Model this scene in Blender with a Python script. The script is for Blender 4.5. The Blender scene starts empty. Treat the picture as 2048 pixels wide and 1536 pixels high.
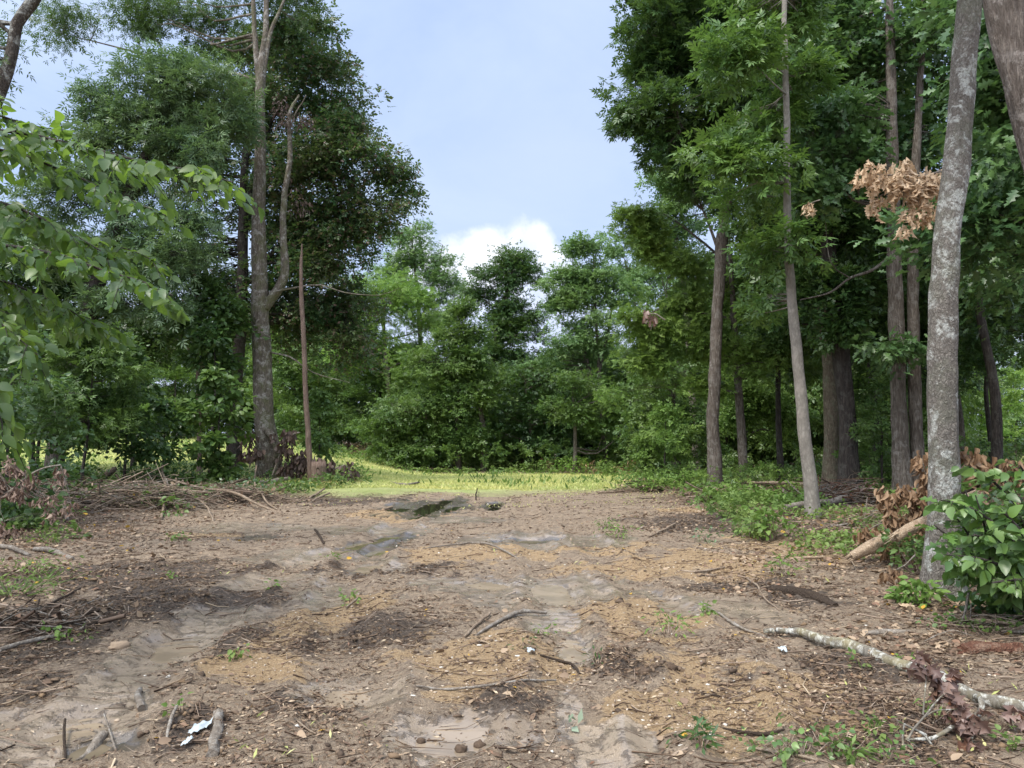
import bpy, math
import numpy as np
from math import radians, pi

S = bpy.context.scene
COL = S.collection

# ------------------------------------------------------------------ camera, sky, sun, exposure
W, Hh, F = 2048.0, 1536.0, 1490.0
TH = math.atan(102.0 / F)
CAMZ = 1.6
cam_d = bpy.data.cameras.new('camera')
cam = bpy.data.objects.new('camera', cam_d)
COL.objects.link(cam)
cam.location = (0, 0, CAMZ)
cam.rotation_euler = (pi / 2 + TH, 0, 0)
cam_d.sensor_width = 36
cam_d.lens = 36 * F / W
cam_d.clip_start = 0.05
cam_d.clip_end = 2000
S.camera = cam

SUN_EL, SUN_AZ = radians(60), radians(-138)     # azimuth from +Y towards +X
sd = bpy.data.lights.new('sun', 'SUN')
sd.energy = 1.5
sd.angle = radians(12)
sd.color = (1.0, 0.94, 0.84)
so = bpy.data.objects.new('sun', sd)
COL.objects.link(so)
so.location = (-10, -10, 30)
so.rotation_euler = (pi / 2 - SUN_EL, 0, -SUN_AZ + pi)

S.view_settings.view_transform = 'Standard'
S.view_settings.look = 'None'
S.view_settings.gamma = 1.0
S.view_settings.exposure = 1.08

S.render.engine = 'CYCLES'
cy = S.cycles
cy.max_bounces = 6
cy.diffuse_bounces = 4
cy.glossy_bounces = 2
cy.transmission_bounces = 3
cy.transparent_max_bounces = 4
cy.use_denoising = True


class NT:
    """tiny node-tree helper"""
    def __init__(self, tree):
        self.t = tree
        self.n = tree.nodes
        self.l = tree.links

    def node(self, kind, ins=None, **props):
        nd = self.n.new(kind)
        for k, v in props.items():
            setattr(nd, k, v)
        for k, v in (ins or {}).items():
            s = nd.inputs[k]
            if isinstance(v, bpy.types.NodeSocket):
                self.l.new(v, s)
            else:
                s.default_value = v
        return nd

    def math(self, op, a, b=0.0, c=None, clamp=False):
        nd = self.node('ShaderNodeMath', operation=op, use_clamp=clamp)
        for i, v in enumerate((a, b) if c is None else (a, b, c)):
            if isinstance(v, bpy.types.NodeSocket):
                self.l.new(v, nd.inputs[i])
            else:
                nd.inputs[i].default_value = v
        return nd.outputs[0]

    def mix(self, fac, a, b, blend='MIX'):
        nd = self.node('ShaderNodeMix', data_type='RGBA', blend_type=blend)
        for i, v in ((0, fac), (6, a), (7, b)):
            if isinstance(v, bpy.types.NodeSocket):
                self.l.new(v, nd.inputs[i])
            else:
                nd.inputs[i].default_value = v if i == 0 else (tuple(v) + (1,))[:4]
        return nd.outputs[2]

    def noise(self, vec, scale, detail=3, rough=0.55, dist=0.0):
        nd = self.node('ShaderNodeTexNoise', {'Scale': scale, 'Detail': detail, 'Roughness': rough, 'Distortion': dist})
        if vec is not None:
            self.l.new(vec, nd.inputs['Vector'])
        return nd.outputs['Fac']

    def ramp(self, fac, stops):
        nd = self.node('ShaderNodeValToRGB')
        el = nd.color_ramp.elements
        while len(el) < len(stops):
            el.new(0.5)
        for e, (p, c) in zip(el, stops):
            e.position = p
            e.color = (tuple(c) + (1,))[:4] if not isinstance(c, (int, float)) else (c, c, c, 1)
        self.l.new(fac, nd.inputs[0])
        return nd.outputs[0]

    def maprange(self, v, a, b, c=0.0, d=1.0, smooth=True):
        nd = self.node('ShaderNodeMapRange', interpolation_type='SMOOTHSTEP' if smooth else 'LINEAR')
        self.l.new(v, nd.inputs['Value'])
        for k, x in zip(('From Min', 'From Max', 'To Min', 'To Max'), (a, b, c, d)):
            nd.inputs[k].default_value = x
        return nd.outputs['Result']


# world: Nishita sky seen through thin high cloud, with one cumulus bank low over the trees
world = bpy.data.worlds.new('World')
S.world = world
world.use_nodes = True
world.node_tree.nodes.clear()
w = NT(world.node_tree)
sky = w.node('ShaderNodeTexSky', sky_type='NISHITA')
sky.sun_disc = False
sky.sun_elevation = SUN_EL
sky.sun_rotation = SUN_AZ
sky.dust_density = 1.5
sky.air_density = 1.2
sky_l = w.mix(1.0, sky.outputs[0], (0.085, 0.085, 0.085), 'MULTIPLY')
geo = w.node('ShaderNodeTexCoord').outputs['Generated']
sep = w.node('ShaderNodeSeparateXYZ', {0: geo})
ys = w.math('MAXIMUM', sep.outputs[1], 0.05)
az = w.math('DIVIDE', sep.outputs[0], ys)
el = w.math('DIVIDE', sep.outputs[2], ys)
up = w.math('MAXIMUM', sep.outputs[2], 0.0)
dome = w.math('ADD', up, 0.12)
pl = w.node('ShaderNodeCombineXYZ', {0: w.math('DIVIDE', sep.outputs[0], dome), 1: w.math('DIVIDE', sep.outputs[1], dome), 2: 0.0}).outputs[0]
veil = w.noise(pl, 0.9, 6, 0.6, 0.4)
veil2 = w.noise(pl, 0.35, 3, 0.5, 0.2)
thin = w.mix(w.maprange(veil, 0.3, 0.72), (0.245, 0.325, 0.52), (0.36, 0.43, 0.57))
thin = w.mix(w.maprange(veil2, 0.40, 0.65), thin, (0.36, 0.42, 0.56))
base = w.mix(w.maprange(up, 0.0, 0.5, 0.86, 0.78), sky_l, thin)
hor = w.maprange(up, 0.0, 0.30, 0.65, 0.0)
base = w.mix(hor, base, (0.38, 0.44, 0.56))
cvec = w.node('ShaderNodeCombineXYZ', {0: az, 1: 3.7, 2: el}).outputs[0]
cn = w.noise(cvec, 7.5, 9, 0.55, 0.1)
cn2 = w.noise(cvec, 22.0, 5, 0.6, 0.2)


def puff(cx, cz, rx, rz):
    a = w.math('DIVIDE', w.math('SUBTRACT', az, cx), rx)
    b = w.math('DIVIDE', w.math('SUBTRACT', el, cz), rz)
    r = w.math('SQRT', w.math('ADD', w.math('MULTIPLY', a, a), w.math('MULTIPLY', b, b)))
    return w.math('SUBTRACT', 1.0, r)


pf = puff(-0.02, 0.235, 0.075, 0.06)
for q in ((-0.075, 0.205, 0.055, 0.07), (0.022, 0.262, 0.05, 0.05), (0.055, 0.215, 0.055, 0.065), (-0.14, 0.235, 0.04, 0.07), (0.02, 0.13, 0.30, 0.10), (-0.35, 0.12, 0.3, 0.1), (0.6, 0.15, 0.35, 0.12), (-0.75, 0.1, 0.35, 0.1)):
    pf = w.math('MAXIMUM', pf, puff(*q))
dens = w.math('ADD', pf, w.math('MULTIPLY', w.math('SUBTRACT', cn, 0.5), 1.1))
dens = w.math('ADD', dens, w.math('MULTIPLY', w.math('SUBTRACT', cn2, 0.5), 0.6))
front = w.math('GREATER_THAN', sep.outputs[1], 0.05)
cm = w.math('MULTIPLY', w.math('MULTIPLY', w.maprange(dens, 0.10, 0.55), w.maprange(cn2, 0.2, 0.6, 0.72, 1.0)), front)
shade = w.maprange(w.math('ADD', w.math('ADD', el, w.math('MULTIPLY', w.math('SUBTRACT', cn, 0.5), 0.3)), w.math('MULTIPLY', w.math('SUBTRACT', cn2, 0.5), 0.18)), 0.15, 0.29)
ccol = w.mix(shade, (0.37, 0.42, 0.54), (0.55, 0.575, 0.615))
skyc = w.mix(cm, base, ccol)
# added glow round the sun direction, out of view, to lift the ambient light
sv = (math.sin(SUN_AZ) * math.cos(SUN_EL), math.cos(SUN_AZ) * math.cos(SUN_EL), math.sin(SUN_EL))
dt = w.node('ShaderNodeVectorMath', {0: geo, 1: sv}, operation='DOT_PRODUCT').outputs['Value']
lobe = w.math('POWER', w.math('MAXIMUM', dt, 0.0), 2.6)
glow = w.node('ShaderNodeMix', data_type='RGBA', blend_type='ADD')
glow.inputs[0].default_value = 1.0
w.l.new(skyc, glow.inputs[6])
w.l.new(w.mix(lobe, (0, 0, 0), (1.30, 1.32, 1.36)), glow.inputs[7])
bg = w.node('ShaderNodeBackground', {'Color': glow.outputs[2], 'Strength': 1.0})
w.node('ShaderNodeOutputWorld', {'Surface': bg.outputs[0]})

# ------------------------------------------------------------------ maths
rng = np.random.default_rng(7)


def _hash(ix, iy, seed):
    h = (ix.astype(np.int64) * 374761393 + iy.astype(np.int64) * 668265263 + seed * 2246822519) & 0xFFFFFFFF
    h = ((h ^ (h >> 13)) * 1274126177) & 0xFFFFFFFF
    return ((h ^ (h >> 16)) & 0xFFFFFF) / float(0xFFFFFF)


def vnoise(x, y, seed=0):
    x, y = np.broadcast_arrays(np.asarray(x, float), np.asarray(y, float))
    xi, yi = np.floor(x), np.floor(y)
    fx, fy = x - xi, y - yi
    fx, fy = fx * fx * (3 - 2 * fx), fy * fy * (3 - 2 * fy)
    a, b = _hash(xi, yi, seed), _hash(xi + 1, yi, seed)
    c, d = _hash(xi, yi + 1, seed), _hash(xi + 1, yi + 1, seed)
    return (a * (1 - fx) + b * fx) * (1 - fy) + (c * (1 - fx) + d * fx) * fy


def fbm(x, y, seed=0, octv=4, gain=0.5):
    s, a, t = 0, 1.0, 0
    for i in range(octv):
        s = s + a * vnoise(x * 2 ** i + i * 17.3, y * 2 ** i - i * 9.1, seed + i)
        t += a
        a *= gain
    return s / t


def sstep(a, b, v):
    t = np.clip((np.asarray(v, float) - a) / (b - a), 0, 1)
    return t * t * (3 - 2 * t)


def raydir(px, py):
    x, y = (px - W / 2) / F, (Hh / 2 - py) / F
    return np.array([x, math.cos(TH) - y * math.sin(TH), math.sin(TH) + y * math.cos(TH)])


def at(px, py, d):
    """world point seen at photo pixel (px,py), at forward distance Y=d"""
    r = raydir(px, py)
    return np.array([0, 0, CAMZ]) + r * (d / r[1])


def macro(x, y):
    x, y = np.broadcast_arrays(np.asarray(x, float), np.asarray(y, float))
    az_ = x / np.maximum(y, 4)
    side = 1 - sstep(-0.32, -0.10, az_)
    rside = sstep(0.30, 0.5, az_)
    far = -0.72 + side * 1.5 + rside * 0.5
    h = sstep(20, 46, y) * far
    h = h + side * sstep(46, 90, y) * 1.0
    h = h + 0.05 * (fbm(x * 0.25, y * 0.25, 91, 2) - 0.5) * 2
    return h


def ground_px(px, py):
    r = raydir(px, py)
    lo, hi = 1.0, 400.0
    for _ in range(50):
        m = (lo + hi) / 2
        p = np.array([0, 0, CAMZ]) + r * (m / r[1])
        if p[2] > macro(p[0], p[1]):
            lo = m
        else:
            hi = m
    return p[:2]


# ---- patches of the clearing, laid out once in metres
def flat_px(px, py):
    p = ground_px(px, py)
    return float(p[0]), float(p[1])


def patch(px, py, hw, hh):
    """ellipse in metres from a patch centre and half sizes measured on the photo"""
    cx, cy_ = flat_px(px, py)
    x1, _ = flat_px(px + hw, py)
    _, y1 = flat_px(px, py - hh)
    _, y2 = flat_px(px, py + hh)
    return cx, (y1 + y2) / 2, abs(x1 - cx), abs(y1 - y2) / 2


MUD = [patch(*q) for q in ((120, 1440, 190, 62), (330, 1290, 95, 48), (430, 1240, 110, 30), (230, 1370, 80, 30), (900, 1470, 160, 55), (1100, 1185, 230, 34), (960, 1170, 130, 22),
                           (1090, 1080, 190, 18), (1110, 1235, 85, 34), (1150, 1290, 50, 40), (680, 1380, 100, 45), (1240, 1480, 90, 50), (600, 1110, 130, 16), (540, 1165, 130, 18),
                           (500, 1055, 160, 10), (760, 1135, 60, 14), (1430, 1215, 120, 24), (640, 1190, 60, 30), (740, 1060, 130, 12), (920, 1040, 90, 9), (1145, 1420, 30, 60),
                           (1560, 1235, 60, 14), (760, 1395, 60, 40))]
WET = [patch(*q) for q in ((850, 1016, 85, 15), (905, 1003, 35, 7), (745, 1093, 60, 13), (800, 1075, 38, 9), (520, 1072, 40, 6), (985, 1010, 24, 7), (1040, 1075, 60, 6), (210, 1480, 60, 22))]
CLAY = [patch(*q) for q in ((960, 1110, 130, 24), (1150, 1100, 160, 20), (1420, 1130, 150, 26), (1500, 1390, 190, 60), (1330, 1240, 170, 40), (1360, 1430, 130, 60),
                            (700, 1215, 90, 30), (780, 1030, 110, 10), (1370, 1020, 60, 5), (480, 1330, 110, 40), (1330, 1400, 90, 30), (400, 1070, 100, 6), (1600, 1100, 130, 24),
                            (1000, 1330, 160, 60), (560, 1280, 90, 40), (1230, 1140, 120, 20))]
DARK = [patch(*q) for q in ((250, 1160, 260, 34), (90, 1290, 130, 60), (420, 1200, 160, 22), (560, 1270, 80, 34), (640, 1400, 70, 30), (200, 1230, 160, 30), (780, 1260, 110, 26),
                            (820, 1140, 110, 12), (1480, 1165, 120, 12), (1620, 1200, 100, 20), (1250, 1330, 90, 20), (640, 1000, 150, 12), (1450, 1050, 170, 18), (1700, 1340, 170, 30),
                            (380, 1470, 60, 40), (1780, 1450, 200, 60), (60, 1380, 60, 30), (1000, 1400, 80, 24))]


def blob_field(x, y, lst, seed, wob=0.75, soft=0.35):
    n = (fbm(x * 2.6, y * 2.0, seed, 5, 0.7) - 0.5) * 3.2 * wob
    f = np.zeros_like(x)
    for cx, cy_, rx, ry in lst:
        r = np.sqrt(((x - cx) / rx) ** 2 + ((y - cy_) / ry) ** 2)
        f = np.maximum(f, sstep(1 + soft, 1 - soft, r + n) if False else 1 - sstep(1 - soft, 1 + soft, r + n))
    return f


def polydist(x, y, pts):
    d = np.full(x.shape, 1e9)
    for (x0, y0), (x1, y1) in zip(pts[:-1], pts[1:]):
        dx, dy = x1 - x0, y1 - y0
        t = np.clip(((x - x0) * dx + (y - y0) * dy) / (dx * dx + dy * dy), 0, 1)
        d = np.minimum(d, np.hypot(x - x0 - t * dx, y - y0 - t * dy))
    return d


RUTS = [[flat_px(*p) for p in q] for q in (
    ((60, 1530), (230, 1400), (380, 1270), (520, 1170), (640, 1110), (760, 1075), (850, 1020), (900, 990)),
    ((1150, 1530), (1145, 1420), (1135, 1290), (1110, 1190), (1080, 1110), (1060, 1060), (1050, 1000)),
    ((640, 1530), (720, 1380), (680, 1250), (690, 1160), (760, 1100)),
    ((1500, 1530), (1420, 1350), (1300, 1200), (1200, 1110), (1150, 1050)))]


def fields(x, y):
    """masks of the clearing floor: mud, wet, clay, dark humus, grass, forest floor"""
    x = np.asarray(x, float)
    y = np.asarray(y, float)
    mud = blob_field(x, y, MUD, 11, 0.55, 0.22)
    wet = blob_field(x, y, WET, 12, 0.55, 0.4)
    clay = blob_field(x, y, CLAY, 13, 0.9, 0.5)
    dark = blob_field(x, y, DARK, 14, 1.0, 0.5)
    wob = (fbm(x * 0.5, y * 0.5, 21, 3) - 0.5) * 3
    az_ = x / np.maximum(y, 0.5)
    # far edge of the bare clearing
    edge = 20.8 + 1.6 * np.sin(x * 0.35) + wob + sstep(-3.0, -9.0, x) * 0
    grass = sstep(-0.6, 1.8, y - edge)
    # sides: forest floor left and right of the cleared lane
    lx = -0.12 * y - 4.3 + wob * 0.4
    rx = np.maximum(4.4 - 0.05 * y, 0.165 * y) + wob * 0.4
    woodl = sstep(0.0, 1.6, lx - x) * sstep(9.5, 12.5, y + wob)
    woodr = sstep(0.0, 1.4, x - rx) * sstep(6.8, 8.8, y)
    wood = np.maximum(woodl * (1 - sstep(31, 36, y)), woodr * (1 - sstep(70, 90, y)))
    grass = grass * (1 - 0.9 * np.maximum(woodr * (1 - sstep(70, 90, y)), woodl * (1 - sstep(27, 31, y))))
    rg = sstep(.50, .54, az_) * (1 - sstep(.78, .86, az_)) * sstep(26, 29, y) * (1 - sstep(60, 65, y))
    wood = wood * (1 - rg)
    grass = np.maximum(grass, rg)
    farwood = sstep(43.5, 46, y + wob) * sstep(-0.20, -0.12, az_)
    farwood = np.maximum(farwood * (1 - rg), sstep(66, 70, y))
    grass = grass * (1 - farwood)
    wood = np.maximum(wood, farwood)
    return mud, wet, clay, dark, np.clip(grass, 0, 1), np.clip(wood, 0, 1)


FILM = [patch(*q) for q in ((900, 1468, 120, 34), (1085, 1185, 120, 18), (960, 1172, 80, 12), (1150, 1285, 40, 30), (110, 1440, 90, 26), (330, 1290, 70, 26), (760, 1137, 50, 9), (700, 1385, 60, 24), (1040, 1075, 60, 6))]


def height(x, y, F6=None):
    x = np.asarray(x, float)
    y = np.asarray(y, float)
    mud, wet, clay, dark, grass, wood = F6 if F6 is not None else fields(x, y)
    h = macro(x, y)
    near = 1 - sstep(24, 34, y)
    rough = np.clip(1 - 0.82 * mud - 0.4 * clay, 0.12, 1) * near
    lump = (fbm(x * 2.2, y * 2.2, 31, 4, 0.6) - 0.5) * 0.07
    clod = np.abs(fbm(x * 9, y * 9, 37, 3, 0.65) - 0.5) * 0.13
    fine = (fbm(x * 19, y * 19, 33, 2, 0.6) - 0.5) * 0.022
    h = h + rough * (lump + clod * (0.4 + 0.9 * dark) + fine) + (fbm(x * 0.8, y * 0.8, 35, 2) - 0.5) * 0.05 * near
    for k, rt in enumerate(RUTS):
        d = polydist(x, y, rt) + (fbm(x * 1.5, y * 1.5, 50 + k, 2) - 0.5) * 0.25
        h = h + near * (0.035 * np.exp(-((d - 0.33) / 0.08) ** 2) * (.4 + 1.2 * vnoise(x * 4, y * 4, 88)) - 0.022 * np.exp(-(d / 0.24) ** 4) + 0.007 * np.sin(2 * pi * (y + .5 * np.abs(d)) / 0.13) * np.exp(-(d / 0.2) ** 4) * sstep(.35, .6, vnoise(x * 1.1, y * 1.1, 90 + k)))
    h = h - 0.014 * mud * near - 0.05 * wet - 0.020 * blob_field(x, y, FILM, 17, 0.5, 0.35) * near
    h = h + 0.10 * wood * fbm(x * 0.9, y * 0.9, 39, 3) * (1 - sstep(60, 80, y))
    return h


def gz(x, y):
    return float(height(np.array([x]), np.array([y]))[0])


# ------------------------------------------------------------------ mesh building
class MB:
    """collects vertices and faces as arrays; build() links them as one mesh object"""
    def __init__(self):
        self.v, self.f, self.n, self.m = [], [], 0, []

    def add(self, verts, faces, mat=0):
        faces = np.asarray(faces, np.int64)
        self.v.append(np.asarray(verts, np.float32))
        self.f.append(faces + self.n)
        self.m.append(np.full(len(faces), mat, np.int32))
        self.n += len(verts)

    def mesh(self, name, mats, smooth=False):
        v = np.concatenate(self.v)
        loops = np.concatenate([f.ravel() for f in self.f])
        tot = np.concatenate([np.full(len(f), f.shape[1]) for f in self.f])
        start = np.concatenate([[0], np.cumsum(tot)[:-1]])
        me = bpy.data.meshes.new(name)
        me.vertices.add(len(v))
        me.vertices.foreach_set('co', v.ravel())
        me.loops.add(len(loops))
        me.loops.foreach_set('vertex_index', loops.astype(np.int32))
        me.polygons.add(len(tot))
        me.polygons.foreach_set('loop_start', start.astype(np.int32))
        me.polygons.foreach_set('loop_total', tot.astype(np.int32))
        if smooth:
            me.polygons.foreach_set('use_smooth', np.ones(len(tot), bool))
        for m in (mats if isinstance(mats, (list, tuple)) else [mats]):
            me.materials.append(m)
        if len(me.materials) > 1:
            me.polygons.foreach_set('material_index', np.concatenate(self.m))
        me.update(calc_edges=True)
        me.validate(verbose=False)
        return me

    def build(self, name, mats, parent=None, smooth=False, loc=(0, 0, 0)):
        if not self.v:
            return None
        if parent is not None:
            off = np.array(world_loc(parent), np.float32)
            self.v = [a - off for a in self.v]
        else:
            off = np.array(loc, np.float32)
            self.v = [a - off for a in self.v]
        o = bpy.data.objects.new(name, self.mesh(name, mats, smooth))
        COL.objects.link(o)
        if parent is not None:
            o.parent = parent
        else:
            o.location = loc
        return o


def world_loc(o):
    x = np.zeros(3)
    while o is not None:
        x = x + np.array(o.location)
        o = o.parent
    return x


def empty(name, loc):
    o = bpy.data.objects.new(name, None)
    COL.objects.link(o)
    o.location = [float(c) for c in loc]
    o.empty_display_size = 0.2
    return o


def tag(o, label=None, cat=None, group=None, kind=None):
    for k, v in (('label', label), ('category', cat), ('group', group), ('kind', kind)):
        if v:
            o[k] = v
    return o


def spline(P, R, step):
    """Catmull-Rom through P with radii R, resampled about every step metres"""
    P = np.asarray(P, float)
    R = np.asarray(R, float)
    if len(P) == 2:
        n = max(2, int(np.linalg.norm(P[1] - P[0]) / step) + 1)
        t = np.linspace(0, 1, n)[:, None]
        return P[0] * (1 - t) + P[1] * t, R[0] * (1 - t[:, 0]) + R[1] * t[:, 0]
    Q = np.vstack([2 * P[0] - P[1], P, 2 * P[-1] - P[-2]])
    out, rr = [], []
    for i in range(len(P) - 1):
        n = max(1, int(np.linalg.norm(P[i + 1] - P[i]) / step))
        t = (np.arange(n) / n)[:, None]
        a, b, c, d = Q[i], Q[i + 1], Q[i + 2], Q[i + 3]
        out.append(0.5 * (2 * b + (c - a) * t + (2 * a - 5 * b + 4 * c - d) * t ** 2 + (3 * b - a - 3 * c + d) * t ** 3))
        rr.append(R[i] * (1 - t[:, 0]) + R[i + 1] * t[:, 0])
    out.append(P[-1:])
    rr.append(R[-1:])
    return np.vstack(out), np.concatenate(rr)


def tube(mb, P, R, sides=8, step=0.3, rough=0.0, seed=0, mat=0, flare=0.0, wob=0.0, cap=True, ridge=0):
    P, R = spline(P, R, step)
    n = len(P)
    if wob:
        s = np.arange(n)
        P = P + np.stack([vnoise(s * 0.31, seed + .5, 3) - .5, vnoise(s * 0.31, seed + 9.5, 4) - .5, vnoise(s * 0.27, seed + 4.5, 5) - .5], 1) * wob * 2 * np.minimum(s, 3)[:, None] / 3
    T = np.gradient(P, axis=0)
    T /= np.linalg.norm(T, axis=1)[:, None] + 1e-9
    ref = np.array([1.0, 0, 0]) if abs(T[:, 0]).mean() < 0.8 else np.array([0, 1.0, 0])
    A = np.cross(T, ref)
    A /= np.linalg.norm(A, axis=1)[:, None] + 1e-9
    B = np.cross(T, A)
    ang = np.linspace(0, 2 * pi, sides, endpoint=False)
    r = R[:, None] * np.ones(sides)[None]
    if rough:
        ii = np.arange(n)[:, None] * (step / max(R.mean(), .004)) * 0.35
        r = r * (1 + rough * (vnoise(ii + 0 * ang[None], np.cos(ang)[None] * 2 + seed * 3.1 + np.sin(ang)[None] * 5, seed) - 0.5) * 2)
    if ridge:
        ii = np.arange(n)[:, None] * step * 2.2
        r = r * (1 + ridge * (vnoise(ii + 0 * ang[None], np.cos(ang)[None] * 9 + np.sin(ang)[None] * 13 + 40, seed + 5) - 0.5) * 2)
    if flare:
        h = np.linalg.norm(P - P[0], axis=1)[:, None]
        r = r * (1 + flare * np.exp(-h / (R[0] * 2.2)) * (0.75 + 0.5 * np.cos(ang * 5 + seed)[None]))
    V = P[:, None] + r[:, :, None] * (np.cos(ang)[None, :, None] * A[:, None] + np.sin(ang)[None, :, None] * B[:, None])
    V = V.reshape(-1, 3)
    i = np.arange(n - 1)[:, None] * sides
    j = np.arange(sides)[None]
    k = (j + 1) % sides
    f = np.stack([i + j, i + k, i + sides + k, i + sides + j], -1).reshape(-1, 4)
    mb.add(V, f, mat)
    if cap and sides >= 5:
        for e, rev in ((0, True), (n - 1, False)):
            c = np.vstack([V[e * sides:(e + 1) * sides], P[e]])
            t = np.array([[q, (q + 1) % sides, sides] for q in range(sides)])
            mb.add(c, t[:, ::-1] if not rev else t, mat)
    return P, R


# leaf shapes: (verts, faces); stem at origin, tip along +y, blade about z=0
def _fold(v, fold=0.18, droop=0.12):
    v = np.array(v, float)
    z = np.abs(v[:, 0]) * fold - droop * v[:, 1] ** 2
    return np.column_stack([v, z])


def leaf_diamond(wd=0.28):
    return _fold([(0, 0), (-wd, .45), (0, 1), (wd, .45)]), np.array([[0, 2, 1], [0, 3, 2]])


def leaf_ovate(wd=0.32):
    m = [(0, 0), (0, .3), (0, .62), (0, 1)]
    l = [(-wd * .75, .16), (-wd, .42), (-wd * .6, .75)]
    r = [(-a, b) for a, b in l]
    v = _fold(m + l + r, 0.25, 0.22)
    t = [[0, 1, 4], [4, 1, 5], [1, 2, 5], [5, 2, 6], [2, 3, 6]]
    t += [[0, 7, 1], [7, 8, 1], [1, 8, 2], [8, 9, 2], [2, 9, 3]]
    return v, np.array(t)


def leaf_oak(wd=0.36):
    half = [(.05, .08), (.55, .22), (.22, .34), (.95, .50), (.30, .60), (.62, .80), (.15, .86)]
    v = [(0, 0), (0, .33), (0, .6), (0, 1)]
    L = [(-a * wd, b) for a, b in half]
    R = [(a * wd, b) for a, b in half]
    v = _fold(v + L + R, 0.2, 0.2)

    def fan(o, flip):
        t = [[0, o, o + 1], [0, o + 1, o + 2], [0, o + 2, 1], [1, o + 2, o + 3], [1, o + 3, o + 4], [1, o + 4, 2], [2, o + 4, o + 5], [2, o + 5, o + 6], [2, o + 6, 3]]
        return [q[::-1] for q in t] if flip else t
    return v, np.array(fan(4, True) + fan(11, False))


def leaf_multi(n=5, spread=75, wd=0.17, scale=0.62):
    """palmate or pinnate spray of narrow leaflets"""
    V, Fc = [], []
    for k in range(n):
        a = radians(-spread + 2 * spread * k / (n - 1))
        v, f = leaf_diamond(wd)
        s = scale * (1.0 if abs(a) < .5 else 0.85)
        v = v * s
        c, sn = math.cos(a), math.sin(a)
        x = v[:, 0] * c + v[:, 1] * sn
        y = -v[:, 0] * sn + v[:, 1] * c
        off = 0.36 * (1 - abs(a) / radians(spread) * 0.7)
        Fc.append(f + len(V) * 4)
        V.append(np.column_stack([x, y + off, v[:, 2]]))
    return np.vstack(V), np.vstack(Fc)


def leaf_pinnate(pairs=5, wd=0.16):
    V, Fc = [], []
    n = 0
    for k in range(pairs):
        y0 = 0.15 + 0.75 * k / pairs
        for s in (-1, 1):
            v, f = leaf_diamond(wd)
            v = v * (0.42 - 0.03 * abs(k - 1))
            a = radians(62) * s
            c, sn = math.cos(a), math.sin(a)
            V.append(np.column_stack([v[:, 0] * c + v[:, 1] * sn, -v[:, 0] * sn + v[:, 1] * c + y0, v[:, 2] - 0.12 * y0 * y0]))
            Fc.append(f + n)
            n += 4
    return np.vstack(V), np.vstack(Fc)


LEAF = {'diamond': leaf_diamond(), 'ovate': leaf_ovate(), 'oak': leaf_oak(), 'hickory': leaf_multi(5, 80, .19, .62),
        'pin': leaf_multi(5, 80, .13, .66), 'pinnate': leaf_pinnate(), 'narrow': leaf_diamond(0.14), 'maple': leaf_multi(3, 60, .30, .72), 'big': leaf_ovate(0.36)}


def unit(v):
    return v / (np.linalg.norm(v, axis=-1, keepdims=True) + 1e-9)


def put_leaves(mb, P, D, N, Sz, kind, mat=0):
    """one leaf per row: base P, direction D, blade normal N, length Sz"""
    v, f = LEAF[kind]
    D = unit(D)
    X = unit(np.cross(D, N))
    Z = np.cross(X, D)
    M = len(P)
    V = P[:, None] + Sz[:, None, None] * (v[None, :, 0:1] * X[:, None] + v[None, :, 1:2] * D[:, None] + v[None, :, 2:3] * Z[:, None])
    Fa = (f[None] + (np.arange(M) * len(v))[:, None, None]).reshape(-1, 3)
    mb.add(V.reshape(-1, 3), Fa, mat)


def spray_leaves(mb, C, O, rad, per, size, kind, r, flat=0.28, droop=0.25, upn=0.8, mat=0):
    """flat sprays of leaves round centres C pointing outwards along O"""
    K = len(C)
    rad = np.broadcast_to(np.asarray(rad, float), (K,))
    idx = np.repeat(np.arange(K), per)
    a = r.uniform(0, 2 * pi, len(idx))
    q = np.sqrt(r.uniform(0, 1, len(idx)))
    loc = np.stack([np.cos(a) * q, np.sin(a) * q, r.normal(0, flat, len(idx))], 1)
    # tilt each spray a little
    tilt = r.normal(0, 0.35, (K, 2))
    loc[:, 2] += loc[:, 0] * tilt[idx, 0] + loc[:, 1] * tilt[idx, 1] - 0.3 * q * q
    P = C[idx] + loc * rad[idx][:, None]
    D = unit(loc * np.array([1, 1, .3])) * 0.8 + O[idx] * 0.5 + r.normal(0, .45, (len(idx), 3))
    D[:, 2] -= droop
    N = r.normal(0, 0.55, (len(idx), 3)) + O[idx] * 0.25
    N[:, 2] += upn
    put_leaves(mb, P, D, N, size * r.uniform(.65, 1.25, len(idx)), kind, mat)


def blob_points(r, c, rx, ry, rz, n, shell=0.5):
    m = max(3, n // 6)
    if n > 8:
        sub = unit(r.normal(0, 1, (m, 3))) * (r.uniform(.05, 1, m) ** shell)[:, None]
        pk = sub[r.integers(0, m, n)] + r.normal(0, .13, (n, 3)) * [1.25, 1.25, .7]
        q = np.linalg.norm(pk, axis=1)
        d = pk / (q[:, None] + 1e-6)
    else:
        d = unit(r.normal(0, 1, (n, 3)))
        q = r.uniform(0, 1, n) ** shell
    # uneven outline: radius modulated by direction
    mod = 0.78 + 0.5 * vnoise(np.arctan2(d[:, 0], d[:, 1]) * 1.6 + c[0], d[:, 2] * 2.5 + c[2], 77)
    return c + d * (q * mod)[:, None] * np.array([rx, ry, rz]), d


# ------------------------------------------------------------------ materials
def new_mat(name):
    m = bpy.data.materials.new(name)
    m.use_nodes = True
    m.node_tree.nodes.clear()
    return m, NT(m.node_tree)


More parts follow.
